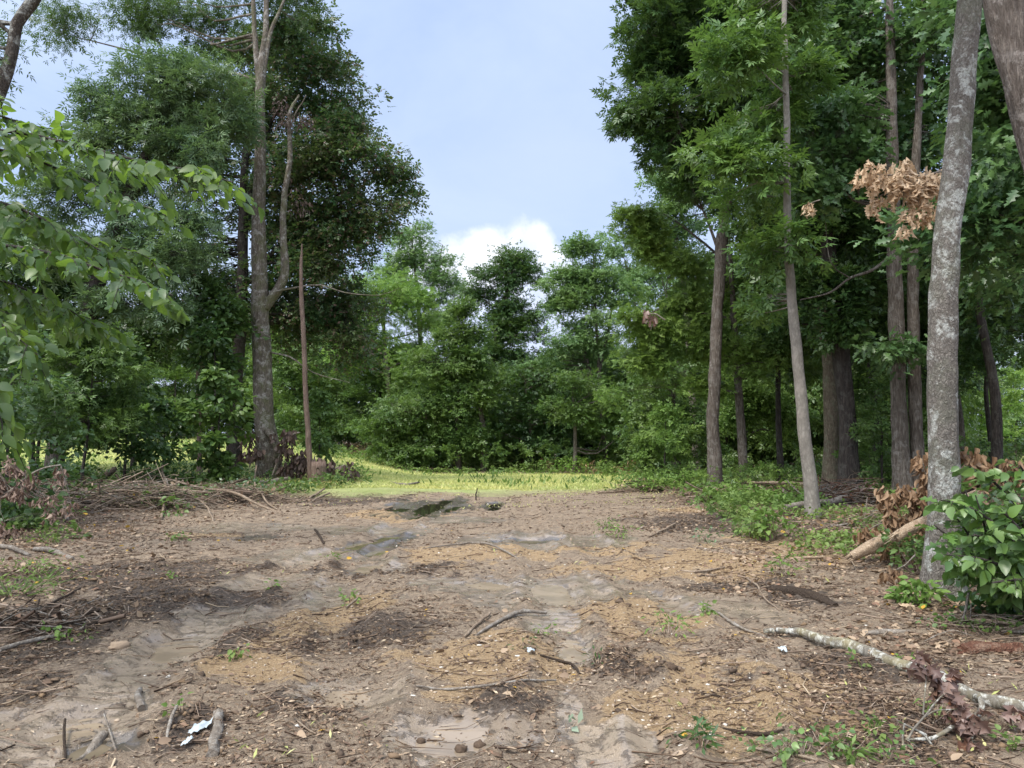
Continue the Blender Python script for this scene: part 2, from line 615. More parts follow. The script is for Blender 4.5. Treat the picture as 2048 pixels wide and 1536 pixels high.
def leaf_mat(name, cols, trans=0.35, rough=0.5, tcol=(0.18, 0.30, 0.05), spec=0.35, rare=None, bigvar=0.35):
    m, t = new_mat(name)
    g = t.node('ShaderNodeNewGeometry')
    rnd = g.outputs['Random Per Island']
    n = len(cols)
    c = t.ramp(rnd, [(i / max(1, n - 1), col) for i, col in enumerate(cols)])
    pos = t.node('ShaderNodeTexCoord').outputs['Object']
    nz = t.noise(pos, 0.55, 3, 0.6)
    c = t.mix(t.maprange(nz, 0.35, 0.7, 0.0, bigvar), c, tuple(min(1, x * k) for x, k in zip(cols[-1], (1.6, 1.25, .9))))
    if rare:
        f = t.math('GREATER_THAN', t.math('FRACT', t.math('MULTIPLY', rnd, 37.7)), 1 - rare[0])
        c = t.mix(f, c, rare[1])
    b = t.node('ShaderNodeBsdfPrincipled', {'Base Color': c, 'Roughness': rough, 'Specular IOR Level': spec})
    tc = t.mix(0.55, c, tcol)
    tr = t.node('ShaderNodeBsdfTranslucent', {'Color': tc})
    mx = t.node('ShaderNodeMixShader', {0: trans, 1: b.outputs[0], 2: tr.outputs[0]})
    t.node('ShaderNodeOutputMaterial', {'Surface': mx.outputs[0]})
    return m


def bark_mat(name, dark, light, patch_col=None, patch_amt=0.35, furrow=26.0, stretch=0.18, bump=0.6, moss=None, pscale=5.0):
    m, t = new_mat(name)
    pos = t.node('ShaderNodeTexCoord').outputs['Object']
    mp = t.node('ShaderNodeMapping', {'Vector': pos, 'Scale': (1, 1, stretch)}).outputs[0]
    n1 = t.noise(mp, furrow, 6, 0.65, 0.4)
    n2 = t.noise(pos, 1.7, 4, 0.6)
    vor = t.node('ShaderNodeTexVoronoi', {'Vector': mp, 'Scale': furrow * 0.9, 'Randomness': 1.0}, feature='DISTANCE_TO_EDGE').outputs[0]
    crack = t.maprange(vor, 0.0, 0.22)
    f = t.math('MULTIPLY', t.maprange(n1, 0.3, 0.7), t.math('ADD', t.math('MULTIPLY', crack, 0.6), 0.4))
    c = t.mix(f, dark, light)
    c = t.mix(t.maprange(n2, 0.3, 0.75, 0, 0.45), c, tuple(x * 0.62 for x in dark))
    if patch_col:
        pn = t.noise(pos, pscale, 7, 0.7, 0.3)
        pn2 = t.noise(pos, pscale * 6, 4, 0.7, 0.3)
        mk = t.math('MULTIPLY', t.maprange(pn, 0.50 , 0.60), t.maprange(pn2, 0.38, 0.55, 0.3, 1.0))
        c = t.mix(t.math('MULTIPLY', mk, patch_amt), c, patch_col)
    if moss:
        mn = t.noise(pos, 2.6, 5, 0.65)
        c = t.mix(t.math('MULTIPLY', t.maprange(mn, 0.45, 0.65), moss[0]), c, moss[1])
    hgt = t.math('ADD', t.math('MULTIPLY', f, 1.0), t.math('MULTIPLY', t.noise(pos, 90, 3), 0.25))
    bp = t.node('ShaderNodeBump', {'Height': hgt, 'Strength': bump, 'Distance': 0.03})
    b = t.node('ShaderNodeBsdfPrincipled', {'Base Color': c, 'Roughness': 0.9, 'Specular IOR Level': 0.2, 'Normal': bp.outputs[0]})
    t.node('ShaderNodeOutputMaterial', {'Surface': b.outputs[0]})
    return m


M = {}
M['leaf_deep'] = leaf_mat('leaf_deep', [(0.023, 0.059, 0.021), (0.040, 0.095, 0.029), (0.069, 0.138, 0.037)], .3, .40, spec=.5)
M['leaf_mid'] = leaf_mat('leaf_mid', [(0.053, 0.112, 0.033), (0.087, 0.164, 0.043), (0.133, 0.218, 0.058)], .35, .42, spec=.45)
M['leaf_fresh'] = leaf_mat('leaf_fresh', [(0.088, 0.174, 0.038), (0.131, 0.228, 0.050), (0.181, 0.294, 0.068)], 0.35)
M['leaf_blue'] = leaf_mat('leaf_blue', [(0.056, 0.115, 0.061), (0.094, 0.172, 0.084), (0.150, 0.241, 0.116)], .3, .36, spec=.6)
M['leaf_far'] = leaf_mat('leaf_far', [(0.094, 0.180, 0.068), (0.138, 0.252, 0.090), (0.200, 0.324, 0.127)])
M['leaf_locust'] = leaf_mat('leaf_locust', [(.10, .22, .04), (.15, .28, .055), (.22, .35, .075)], 0.45)
M['leaf_rusty'] = leaf_mat('leaf_rusty', [(0.031, 0.088, 0.035), (0.050, 0.125, 0.044), (0.077, 0.163, 0.055), (0.116, 0.119, 0.066)], .3, .42, rare=(0.14, (.17, .11, .085)), spec=.5)
M['leaf_beech'] = leaf_mat('leaf_beech', [(0.045, 0.104, 0.035), (0.072, 0.144, 0.038), (0.081, 0.140, 0.080), (0.126, 0.216, 0.050)], 0.5, 0.38, (0.26, 0.42, 0.03), 0.5)
M['leaf_shrub'] = leaf_mat('leaf_shrub', [(0.060, 0.130, 0.036), (0.090, 0.178, 0.044), (0.144, 0.254, 0.052), (0.114, 0.173, 0.080)], 0.3, 0.36, spec=0.55)
M['leaf_hick'] = leaf_mat('leaf_hick', [(0.052, 0.122, 0.032), (0.083, 0.173, 0.040), (0.124, 0.225, 0.053)], 0.34, .40, (.17, .29, .04), .5)
M['leaf_oak'] = leaf_mat('leaf_oak', [(0.046, 0.110, 0.044), (0.074, 0.156, 0.058), (0.115, 0.213, 0.071)], 0.3, .38, (.13, .25, .05), .55)
M['leaf_weed'] = leaf_mat('leaf_weed', [(.085, .155, .04), (.13, .21, .055), (.18, .27, .075)], 0.35)
M['dead_tan'] = leaf_mat('dead_tan', [(.44, .31, .19), (.58, .43, .28), (.68, .54, .38)], 0.25, 0.7, (.5, .25, .08), 0.2, bigvar=0)
M['dead_orange'] = leaf_mat('dead_orange', [(.17, .105, .062), (.27, .165, .09), (.38, .26, .16)], 0.25, 0.6, (.38, .19, .07), 0.3, bigvar=0)
M['dead_brown'] = leaf_mat('dead_brown', [(.10, .06, .048), (.16, .10, .08), (.23, .155, .125), (.24, .11, .06)], 0.12, 0.42, (.35, .10, .03), 0.5, bigvar=0)
M['dead_dark'] = leaf_mat('dead_dark', [(.045, .032, .028), (.08, .056, .045), (.13, .09, .07)], 0.15, 0.6, (.2, .08, .05), 0.3, bigvar=0)
M['litter'] = leaf_mat('litter', [(.12, .075, .05), (.20, .135, .09), (.30, .215, .14), (.40, .30, .20), (.19, .10, .06)], 0.1, 0.6, (.3, .18, .08), 0.3, bigvar=0, rare=(0.02, (.5, .30, .04)))
M['chips'] = leaf_mat('chips', [(.06, .038, .026), (.10, .066, .045), (.17, .115, .075), (.30, .22, .145)], 0.0, 0.8, (.2, .1, .05), 0.2, bigvar=0, rare=(.05, (.48, .38, .26)))
M['clod'] = leaf_mat('clod', [(.06, .042, .03), (.10, .07, .048), (.15, .105, .07), (.21, .14, .08)], 0.0, 0.85, (.2, .1, .05), 0.25, bigvar=0)
M['pebble'] = leaf_mat('pebble', [(.26, .20, .14), (.40, .31, .22), (.5, .42, .32)], 0.0, 0.7, (.2, .1, .05), 0.3, bigvar=0, rare=(.1, (.62, .58, .50)))
M['grass'] = leaf_mat('grass', [(0.360, 0.437, 0.127), (0.480, 0.540, 0.184), (0.576, 0.609, 0.241), (0.672, 0.644, 0.345)], 0.4, 0.6, (.50, .56, .20), 0.3)
M['twig'] = leaf_mat('twig', [(.10, .065, .045), (.18, .13, .095), (.28, .21, .155), (.38, .30, .23)], 0.0, 0.8, (.1, .1, .1), 0.2, bigvar=0)
M['bark_mottled'] = bark_mat('bark_mottled', (.10, .08, .055), (.34, .28, .20), (.20, .22, .14), .5, 26, .3, .9)
M['bark_lichen_dark'] = bark_mat('bark_lichen_dark', (.05, .042, .036), (.17, .145, .12), (.42, .43, .39), .7, 26, .5, .7, pscale=6)
M['dead_pink'] = leaf_mat('dead_pink', [(.15, .10, .075), (.25, .17, .13), (.34, .25, .19)], 0.2, .6, (.3, .16, .1), .3, bigvar=0)
M['dry_wood'] = bark_mat('dry_wood', (.18, .13, .09), (.42, .33, .24), (.5, .42, .32), .5, 40, 1.0, 0.5)
M['grey_wood'] = bark_mat('grey_wood', (.17, .14, .11), (.34, .30, .25), (.40, .38, .34), .6, 34, 1.0, 0.5, pscale=14)
M['dark_wood'] = bark_mat('dark_wood', (.045, .032, .024), (.11, .08, .055), None, 0, 40, 1.0, 0.7)
M['pale_wood'] = bark_mat('pale_wood', (.32, .23, .15), (.58, .46, .33), (.22, .15, .10), .7, 30, 1.0, 0.6, pscale=9)
M['red_wood'] = bark_mat('red_wood', (.11, .045, .028), (.30, .16, .10), (.42, .30, .21), .5, 30, 1.0, 0.9, pscale=12)
M['bark_grey'] = bark_mat('bark_grey', (.12, .105, .09), (.34, .31, .27), (.50, .51, .47), .9, 34, 0.55, 0.8, moss=(.25, (.16, .19, .12)), pscale=4.5)
M['bark_shaggy'] = bark_mat('bark_shaggy', (.085, .068, .056), (.33, .28, .235), (.44, .40, .36), .45, 30, 0.12, 1.0)
M['bark_brown'] = bark_mat('bark_brown', (.075, .058, .046), (.27, .235, .195), (.32, .30, .27), .4, 24, 0.16, 0.9)
M['bark_dark'] = bark_mat('bark_dark', (.030, .025, .022), (.12, .10, .085), (.17, .17, .15), .3, 22, 0.16, 0.8)
M['bark_smooth'] = bark_mat('bark_smooth', (.18, .16, .135), (.33, .305, .26), (.26, .23, .20), .6, 16, 0.5, 0.25, pscale=3)
M['bark_mossy'] = bark_mat('bark_mossy', (.085, .07, .052), (.30, .26, .21), (.44, .42, .38), .7, 24, 0.2, 0.9, moss=(.55, (.115, .125, .05)))
M['bark_red'] = bark_mat('bark_red', (.14, .095, .075), (.33, .25, .20), None, 0, 28, 0.12, 0.8)


def ground_mat():
    m, t = new_mat('ground')
    co = t.node('ShaderNodeTexCoord').outputs['Object']
    a1 = t.node('ShaderNodeAttribute', attribute_name='mask_a')
    a2 = t.node('ShaderNodeAttribute', attribute_name='mask_b')
    s1 = t.node('ShaderNodeSeparateColor', {0: a1.outputs['Color']}).outputs
    s2 = t.node('ShaderNodeSeparateColor', {0: a2.outputs['Color']}).outputs
    clay = s1[1]
    grass, wood, wet = s2[0], s2[1], s2[2]
    nA = t.noise(co, 1.3, 5, 0.6)
    nB = t.noise(co, 9.0, 5, 0.65, 0.5)
    nC = t.noise(co, 45.0, 4, 0.7, 0.6)
    nD = t.noise(co, 170.0, 3, 0.7)
    def rag(mask, lo, hi, a=1.1, b=0.7):
        v = t.math('ADD', mask, t.math('MULTIPLY', t.math('SUBTRACT', nB, 0.5), a))
        v = t.math('ADD', v, t.math('MULTIPLY', t.math('SUBTRACT', nC, 0.5), b))
        return t.maprange(v, lo, hi)
    mud = rag(s1[0], .42, .98, 2.0, 1.3)
    dark = rag(s1[2], .40, .66, 1.5, .9)
    soil = t.mix(t.maprange(nB, 0.3, 0.7), (.19, .138, .092), (.40, .298, .200))
    soil = t.mix(t.maprange(nC, 0.42, 0.72, 0, 0.8), soil, (.54, .42, .295))
    soil = t.mix(t.maprange(nD, 0.56, 0.66, 0, 0.75), soil, (.085, .060, .043))
    soil = t.mix(t.maprange(nA, 0.52, 0.75, 0, 0.5), soil, (.40, .29, .18))
    dk = t.mix(t.maprange(nC, 0.4, 0.65), (.050, .036, .027), (.16, .118, .085))
    c = t.mix(t.math('MULTIPLY', dark, 0.88), soil, dk)
    cl = t.mix(t.maprange(nC, 0.35, 0.7), (.43, .275, .13), (.60, .43, .24))
    cl = t.mix(t.maprange(nD, 0.50, 0.62, 0, .5), cl, (.16, .10, .06))
    c = t.mix(t.math('MULTIPLY', rag(clay, .40, .75, 1.3, .9), 0.85), c, cl)
    md = t.mix(t.maprange(nA, 0.35, 0.7), (.25, .192, .135), (.39, .308, .222))
    md = t.mix(t.maprange(nC, 0.45, 0.75, 0, .45), md, (.22, .175, .13))
    mf = t.math('MULTIPLY', mud, 0.95)
    c = t.mix(mf, c, md)
    fl = t.mix(t.maprange(nC, 0.4, 0.65), (.09, .062, .042), (.26, .19, .13))
    c = t.mix(t.math('MULTIPLY', wood, 0.85), c, fl)
    damp = t.maprange(s2[2], 0.02, 0.5)
    c = t.mix(t.math('MULTIPLY', damp, 0.75), c, (.085, .068, .045))
    gr = t.mix(t.maprange(t.noise(co, 0.7, 5, 0.6), 0.3, 0.7), (.37, .43, .13), (.56, .58, .24))
    gr = t.mix(t.maprange(nC, 0.4, 0.65, 0, .6), gr, (.20, .26, .075))
    c = t.mix(t.math('MULTIPLY', grass, t.maprange(nB, 0.3, 0.5, 0.7, 1.0)), c, gr)
    sheen = t.maprange(t.noise(co, 2.6, 4, 0.6), 0.42, 0.62)
    rough = t.math('SUBTRACT', 0.86, t.math('MULTIPLY', mf, t.math('ADD', 0.44, t.math('MULTIPLY', sheen, 0.34))))
    rough = t.math('SUBTRACT', rough, t.math('MULTIPLY', damp, 0.25), clamp=True)
    rough = t.math('MAXIMUM', rough, 0.10)
    hb = t.math('ADD', t.math('MULTIPLY', nC, 1.0), t.math('MULTIPLY', nD, 0.45))
    hb = t.math('ADD', t.math('MULTIPLY', hb, t.math('SUBTRACT', 1.0, t.math('MULTIPLY', mf, 0.80))), t.math('MULTIPLY', t.math('SUBTRACT', 1.0, mf), 0.15))
    bp = t.node('ShaderNodeBump', {'Height': hb, 'Strength': 1.0, 'Distance': 0.045})
    film = t.math('MULTIPLY', mf, t.maprange(t.noise(co, 3.4, 5, 0.65), 0.38, 0.54))
    b = t.node('ShaderNodeBsdfPrincipled', {'Base Color': c, 'Roughness': rough, 'Specular IOR Level': 0.5, 'Normal': bp.outputs[0],
                                            'Coat Weight': t.math('MAXIMUM', film, damp), 'Coat Roughness': 0.2, 'Coat IOR': 1.4})
    t.node('ShaderNodeOutputMaterial', {'Surface': b.outputs[0]})
    return m


def water_mat(name, col, rough=0.04, bump=0.02):
    m, t = new_mat(name)
    co = t.node('ShaderNodeTexCoord').outputs['Object']
    bp = t.node('ShaderNodeBump', {'Height': t.noise(co, 6, 3), 'Strength': bump, 'Distance': 0.02})
    c = t.mix(t.maprange(t.noise(co, 3, 4), 0.4, 0.65), col, tuple(x * 0.7 for x in col))
    b = t.node('ShaderNodeBsdfPrincipled', {'Base Color': c, 'Roughness': rough, 'IOR': 1.33, 'Specular IOR Level': 0.6, 'Normal': bp.outputs[0]})
    t.node('ShaderNodeOutputMaterial', {'Surface': b.outputs[0]})
    return m


def plain_mat(name, col, rough=0.7, spec=0.3, var=0.3, scale=20):
    m, t = new_mat(name)
    co = t.node('ShaderNodeTexCoord').outputs['Object']
    n = t.noise(co, scale, 4)
    c = t.mix(t.maprange(n, 0.35, 0.7, 0, var * 2), col, tuple(x * 0.55 for x in col))
    bp = t.node('ShaderNodeBump', {'Height': n, 'Strength': 0.5, 'Distance': 0.01})
    b = t.node('ShaderNodeBsdfPrincipled', {'Base Color': c, 'Roughness': rough, 'Specular IOR Level': spec, 'Normal': bp.outputs[0]})
    t.node('ShaderNodeOutputMaterial', {'Surface': b.outputs[0]})
    return m


# ------------------------------------------------------------------ the ground
def build_ground():
    def axis(segs):
        out = [np.array([segs[0][0]])]
        for a, b, s in segs:
            n = max(1, int(round((b - a) / s)))
            out.append(np.linspace(a, b, n + 1)[1:])
        return np.concatenate(out)
    xs = axis([(-400, -120, 28), (-120, -40, 5), (-40, -14, 0.8), (-14, -5, 0.10), (-5, 5, 0.045), (5, 12, 0.09), (12, 40, 0.8), (40, 120, 5), (120, 400, 28)])
    ys = axis([(-120, -10, 10), (-10, 1.5, 0.5), (1.5, 7, 0.028), (7, 14, 0.06), (14, 28, 0.14), (28, 75, 0.8), (75, 200, 5), (200, 600, 25)])
    X, Y = np.meshgrid(xs, ys)
    f6 = fields(X, Y)
    Z = height(X, Y, f6)
    V = np.stack([X, Y, Z], -1).reshape(-1, 3)
    nx, ny = len(xs), len(ys)
    i = (np.arange(ny - 1)[:, None] * nx + np.arange(nx - 1)[None])
    Fq = np.stack([i, i + 1, i + nx + 1, i + nx], -1).reshape(-1, 4)
    mb = MB()
    mb.add(V, Fq)
    o = mb.build('ground', ground_mat(), smooth=True)
    mud, wet, clay, dark, grass, wood = [a.ravel() for a in f6]
    for nm, ch in (('mask_a', (mud, clay, dark)), ('mask_b', (grass, wood, wet))):
        at_ = o.data.attributes.new(nm, 'FLOAT_COLOR', 'POINT')
        at_.data.foreach_set('color', np.column_stack(list(ch) + [np.ones_like(mud)]).astype(np.float32).ravel())
    tag(o, 'churned bare earth clearing with wet mud running out to a meadow', None, None, 'structure')


build_ground()


# ------------------------------------------------------------------ trees
def nearest_on(path, p, zmin_frac=0.15):
    """index of the stem point a limb towards p should leave from (a bit below p)"""
    d = np.linalg.norm(path - p, axis=1) + 0.9 * np.maximum(0, path[:, 2] - (p[2] - 0.25 * np.linalg.norm(path[:, :2] - p[:2], axis=1)))
    k = int(np.argmin(d))
    return max(k, int(len(path) * zmin_frac))


def limbs_to(mb, stems, C, r, base_r=0.05, main=9, seed=0, sag=0.0):
    """limbs from the stems to a handful of main targets, then twigs from those to every spray centre"""
    allP = np.vstack([s[0] for s in stems])
    allR = np.concatenate([s[1] for s in stems])
    if len(C) == 0:
        return
    main = min(main, len(C))
    T = C[r.choice(len(C), main, replace=False)]
    net_p, net_r = [allP], [allR]
    for q, p in enumerate(T):
        k = nearest_on(allP, p)
        a = allP[k]
        L = np.linalg.norm(p - a)
        if L < 0.3:
            continue
        r0 = min(allR[k] * 0.6, base_r * (0.5 + L * 0.16))
        side = r.normal(0, 0.07 * L, 3)
        P, R = tube(mb, [a, a + (p - a) * 0.35 + side + [0, 0, -0.02 * L + sag * L], a + (p - a) * 0.7 - side * .5 + [0, 0, 0.03 * L], p], [r0, r0 * .7, r0 * .45, r0 * .18],
                    6, max(0.25, L / 9), 0, seed + q, wob=0.02 * L, cap=False)
        net_p.append(P[1:])
        net_r.append(R[1:])
    NP, NR = np.vstack(net_p), np.concatenate(net_r)
    for q, p in enumerate(C):
        d = np.linalg.norm(NP - p, axis=1) + 0.5 * np.maximum(0, NP[:, 2] - p[2])
        k = int(np.argmin(d))
        a = NP[k]
        L = np.linalg.norm(p - a)
        if L < 0.15:
            continue
        r0 = min(NR[k] * 0.6, 0.012 + 0.007 * L)
        md = (a + p) / 2 + r.normal(0, 0.08 * L, 3)
        tube(mb, [a, md, p], [r0, r0 * .65, r0 * .3], 3, max(0.3, L / 4), cap=False)


def make_tree(name, label, cat, depth, stems, blobs, bark, leafm, kind='diamond', size=0.12, per=26, srad=0.5, group=None, seed=1, dead=None,
              main=12, limb_r=0.06, extra=None, sides=14, root_px=None, flare=0.45, droop=0.25, upn=0.8, shell=0.5, rough=0.10, buried=0.25, dens=1.8, ridge=0.0, tstep=None, bdy=0.0):
    """stems: lists of (px, py, width_px[, dy]) on the photo, first one from the root. blobs: (px, py, rx, ry, n[, dy])."""
    r = np.random.default_rng(seed)
    sp = []
    for st in stems:
        P = np.array([at(q[0], q[1], depth + (q[3] if len(q) > 3 else 0)) for q in st])
        R = np.array([q[2] * 0.5 / F * (depth + (q[3] if len(q) > 3 else 0)) for q in st])
        sp.append((P, R))
    P0 = sp[0][0][0]
    g = gz(P0[0], P0[1])
    sp[0][0][0][2] = g - buried
    root = empty(name, (P0[0], P0[1], g))
    tag(root, label, cat, group)
    mb = MB()
    paths = []
    for i, (P, R) in enumerate(sp):
        paths.append(tube(mb, P, R, sides, tstep or max(0.12, R.mean() * 1.0), rough, seed + i, flare=flare if i == 0 else 0, wob=R.mean() * (0.12 if not tstep else .05), ridge=ridge))
    C, O, RR = [], [], []
    for b in blobs:
        dy = b[5] if len(b) > 5 else bdy
        d = depth + dy
        c = at(b[0], b[1], d)
        k = d / F
        rx, rz = b[2] * k, b[3] * k
        ry = min(rx, rz * 1.3) if rx > rz else rx
        pts, od = blob_points(r, c, rx, max(ry, 0.4), rz, int(b[4] * dens), shell)
        C.append(pts)
        O.append(od)
        RR.append(np.full(len(pts), srad))
    if C:
        C, O, RR = np.vstack(C), np.vstack(O), np.concatenate(RR)
        RR = RR * r.uniform(.6, 1.3, len(RR))
        limbs_to(mb, paths, C, r, limb_r, main, seed)
    if extra:
        extra(mb, paths, r)
    mb.build('trunk', M[bark], root, smooth=True)
    if len(blobs):
        lb = MB()
        O = O + np.array([0, 0, .2])
        spray_leaves(lb, C, O, RR, per, size, kind, r, droop=droop, upn=upn)
        lb.build('crown', M[leafm], root)
    if dead:
        db = MB()
        for (px, py, rx, ry, n, nl, sz) in dead['blobs']:
            c = at(px, py, depth + dead.get('dy', 0))
            k = depth / F
            pts, od = blob_points(r, c, rx * k, rx * k * .7, ry * k, n, 0.7)
            spray_leaves(db, pts, od, dead.get('rad', .22), nl, sz, dead.get('kind', 'oak'), r, droop=1.6, upn=0.1)
        db.build('dead_leaves', M[dead['mat']], root)
    return root


def auto_tree(name, x, y, hgt, cw, label, cat, bark, leafm, kind, size, nspray, per, srad, seed, group=None, cb=0.25, tr=None, top=0.6, lean=(0, 0), main=10, clumps=9):
    """a tree of its own from a few numbers: height, crown width, crown base (share of the height)"""
    r = np.random.default_rng(seed)
    g = gz(x, y)
    tr = tr or 0.008 * hgt + 0.03
    root = empty(name, (x, y, g))
    tag(root, label, cat, group)
    mb = MB()
    lx, ly = lean
    P = [np.array([x + lx * t + r.normal(0, .006 * hgt) * (t > 0), y + ly * t + r.normal(0, .006 * hgt) * (t > 0), g - .2 + hgt * .93 * t]) for t in (0, .2, .4, .6, .8, 1)]
    path = tube(mb, P, [tr * v for v in (1, .85, .72, .55, .34, .1)], 8, hgt / 22, .08, seed, flare=.4)
    C, O = [], []
    for k in range(clumps):
        t = (k + .5) / clumps
        zc = hgt * (cb + (1 - cb) * (t * .92 + .02))
        env = math.sin(pi * min(1, (t * .82 + .16))) ** .7 * (1 - .25 * t * (1 - top))
        a = k * 2.4 + r.uniform(-.4, .4)
        off = cw * .5 * env * r.uniform(.25, .7)
        c = np.array([x + lx * t + math.cos(a) * off, y + ly * t + math.sin(a) * off, g + zc])
        rr = cw * .5 * env * r.uniform(.45, .7)
        pts, od = blob_points(r, c, rr, rr, rr * .72, nspray // clumps, .45)
        C.append(pts)
        O.append(od)
    C, O = np.vstack(C), np.vstack(O)
    keep = C[:, 2] > g + hgt * cb * .75
    C, O = C[keep], O[keep]
    limbs_to(mb, [path], C[:: 2], r, .05 * hgt / 12, main, seed)
    mb.build('trunk', M[bark], root, smooth=True)
    lb = MB()
    spray_leaves(lb, C, O + [0, 0, .2], srad * r.uniform(.6, 1.3, len(C)), per, size, kind, r)
    lb.build('crown', M[leafm], root)
    return root


def copy_tree(src, x, y, rz, s, label, group=None, name=None):
    o = src.copy()
    COL.objects.link(o)
    o.location = (x, y, gz(x, y))
    o.rotation_euler = (0, 0, rz)
    o.scale = (s[0], s[0], s[1])
    o['label'] = label
    if group:
        o['group'] = group
    for ch in list(src.children):
        c = ch.copy()
        COL.objects.link(c)
        c.parent = o
    return o


# ---- left of the clearing
def big_left_extra(mb, paths, r):
    # short broken stubs and a bare lower bough bending out over the lane
    d = 25.0
    tube(mb, [at(540, 585, d), at(580, 578, d - .3), at(640, 571, d - .6), at(690, 585, d - .8), at(760, 590, d - 1.0), at(800, 575, d - 1.1)], [.05, .034, .027, .02, .012, .005], 6, .3, wob=.03)
    tube(mb, [at(540, 705, d), at(580, 715, d - .4), at(625, 745, d - .8), at(700, 765, d - 1)], [.035, .028, .02, .008], 5, .3, wob=.03)
    tube(mb, [at(532, 860, d - .36), at(548, 880, d - .4), at(553, 905, d - .38), at(546, 930, d - .3)], [.10, .14, .12, .05], 8, .12, .3, 5)


make_tree('tall_tree', 'tall grey trunk on the left with a forked bare pale limb and split hollow foot', 'tree', 25.0,
          [[(545, 968, 46), (536, 900, 47), (528, 840, 40), (524, 700, 36), (520, 600, 34), (517, 450, 28), (520, 300, 22), (521, 160, 19), (531, 60, 12), (532, -80, 9), (530, -260, 5)],
           [(530, 615, 20), (548, 590, 19), (568, 555, 18), (569, 510, 15), (566, 450, 13), (570, 380, 12), (580, 320, 10), (579, 230, 8), (598, 190, 4)],
           [(520, 190, 14), (512, 100, 11), (507, 20, 9), (503, -90, 6)],
           [(526, 160, 9), (540, 70, 8), (560, 20, 6), (580, -30, 4), (600, -90, 3)],
           [(579, 260, 4), (592, 225, 3), (605, 205, 2.4), (612, 190, 1.5)]],
          [(470, -60, 130, 60, 46, 1.5), (570, -100, 110, 60, 40, 1), (330, 5, 110, 36, 34, 1), (250, 30, 80, 30, 16, .5), (130, 22, 90, 26, 14, 0), (110, 62, 26, 30, 6, 0),
           (420, 50, 80, 40, 26, 1.5), (600, 15, 30, 40, 10, 1)],
          'bark_mossy', 'leaf_deep', 'pin', 0.24, 22, 0.62, seed=11, main=14, limb_r=.09, extra=big_left_extra, flare=.3,
          dead={'blobs': [(592, 235, 30, 34, 16, 16, .16), (565, 215, 18, 26, 8, 14, .15), (600, 400, 22, 22, 7, 14, .16)], 'mat': 'dead_dark', 'kind': 'narrow', 'dy': -.2, 'rad': .25})

make_tree('dark_maple', 'broad dark maple behind the tall left trunk, rusty tinged leaves along its right side', 'tree', 29.0,
          [[(466, 952, 30), (468, 880, 28), (474, 760, 24), (484, 600, 22), (486, 460, 20), (492, 300, 15), (520, 150, 9), (560, 60, 4)],
           [(486, 470, 12), (500, 380, 11), (540, 250, 8), (600, 150, 4)],
           [(484, 580, 9), (560, 490, 8), (660, 400, 5), (760, 350, 2)]],
          [(600, 60, 60, 60, 46), (640, 150, 80, 60, 60), (600, 210, 110, 80, 70), (675, 255, 60, 55, 46), (705, 325, 75, 40, 50, -1), (620, 330, 110, 80, 90), (780, 345, 50, 26, 16, 0), (800, 395, 34, 16, 8),
           (700, 430, 100, 50, 66, -.5), (620, 450, 120, 70, 90), (560, 420, 60, 120, 40, 1), (660, 530, 90, 50, 50), (600, 590, 110, 60, 60, 1), (690, 600, 70, 50, 34, 1), (640, 680, 100, 55, 46, 1),
           (560, 560, 70, 120, 40, 1), (420, 330, 90, 120, 60, 1), (400, 480, 90, 90, 50, 1), (380, 220, 100, 70, 40, 1), (430, 600, 90, 60, 40, 1), (500, 100, 90, 60, 50, 1), (480, 230, 80, 90, 40, 1)],
          'bark_dark', 'leaf_rusty', 'maple', 0.23, 34, 0.72, seed=12, dens=1.25, main=26, limb_r=.09)

make_tree('pin_oak', 'leaning dark trunk pin oak with fine blue green spiky foliage at the left', 'tree', 23.0,
          [[(105, 935, 34), (118, 860, 33), (150, 720, 32), (185, 600, 30), (228, 470, 30), (262, 380, 27), (300, 290, 18), (330, 190, 10), (340, 110, 4)],
           [(240, 440, 13), (200, 340, 10), (170, 240, 6), (160, 180, 3)],
           [(262, 390, 14), (340, 320, 10), (420, 260, 6), (450, 200, 3)]],
          [(330, 210, 90, 80, 66), (400, 160, 70, 50, 40), (250, 230, 70, 60, 40), (190, 180, 50, 60, 20), (165, 270, 40, 60, 16), (280, 300, 120, 60, 66), (390, 300, 80, 60, 50), (220, 350, 90, 40, 34),
           (310, 140, 60, 36, 22), (470, 240, 40, 60, 22), (150, 400, 100, 50, 30), (330, 420, 100, 50, 44), (230, 500, 110, 50, 44), (90, 330, 60, 36, 12), (120, 500, 100, 60, 36), (340, 520, 100, 60, 44),
           (290, 600, 120, 40, 36)],
          'bark_dark', 'leaf_blue', 'pin', 0.31, 17, 0.60, seed=13, dens=1.4, main=24, limb_r=.09)

make_tree('bare_snag', 'thin reddish dead snag without bark or branches beside the stump', 'dead tree', 24.0,
          [[(623, 965, 13), (617, 880, 11), (611, 780, 10), (608, 690, 10), (603, 600, 9), (602, 540, 7), (604, 488, 3)]],
          [], 'bark_red', 'leaf_deep', seed=14, sides=8, flare=.2, rough=.16)

make_tree('slim_tree', 'slim reddish stem rising through the shrubs left of the tall grey trunk', 'tree', 27.0,
          [[(400, 940, 11), (398, 850, 9), (396, 740, 8), (400, 650, 7), (392, 560, 7), (383, 520, 5), (388, 430, 3)]],
          [(370, 660, 60, 60, 18), (420, 740, 60, 70, 22), (440, 640, 50, 50, 16)], 'bark_red', 'leaf_deep', 'ovate', 0.15, 20, .45, seed=15, sides=7, main=5, limb_r=.03)

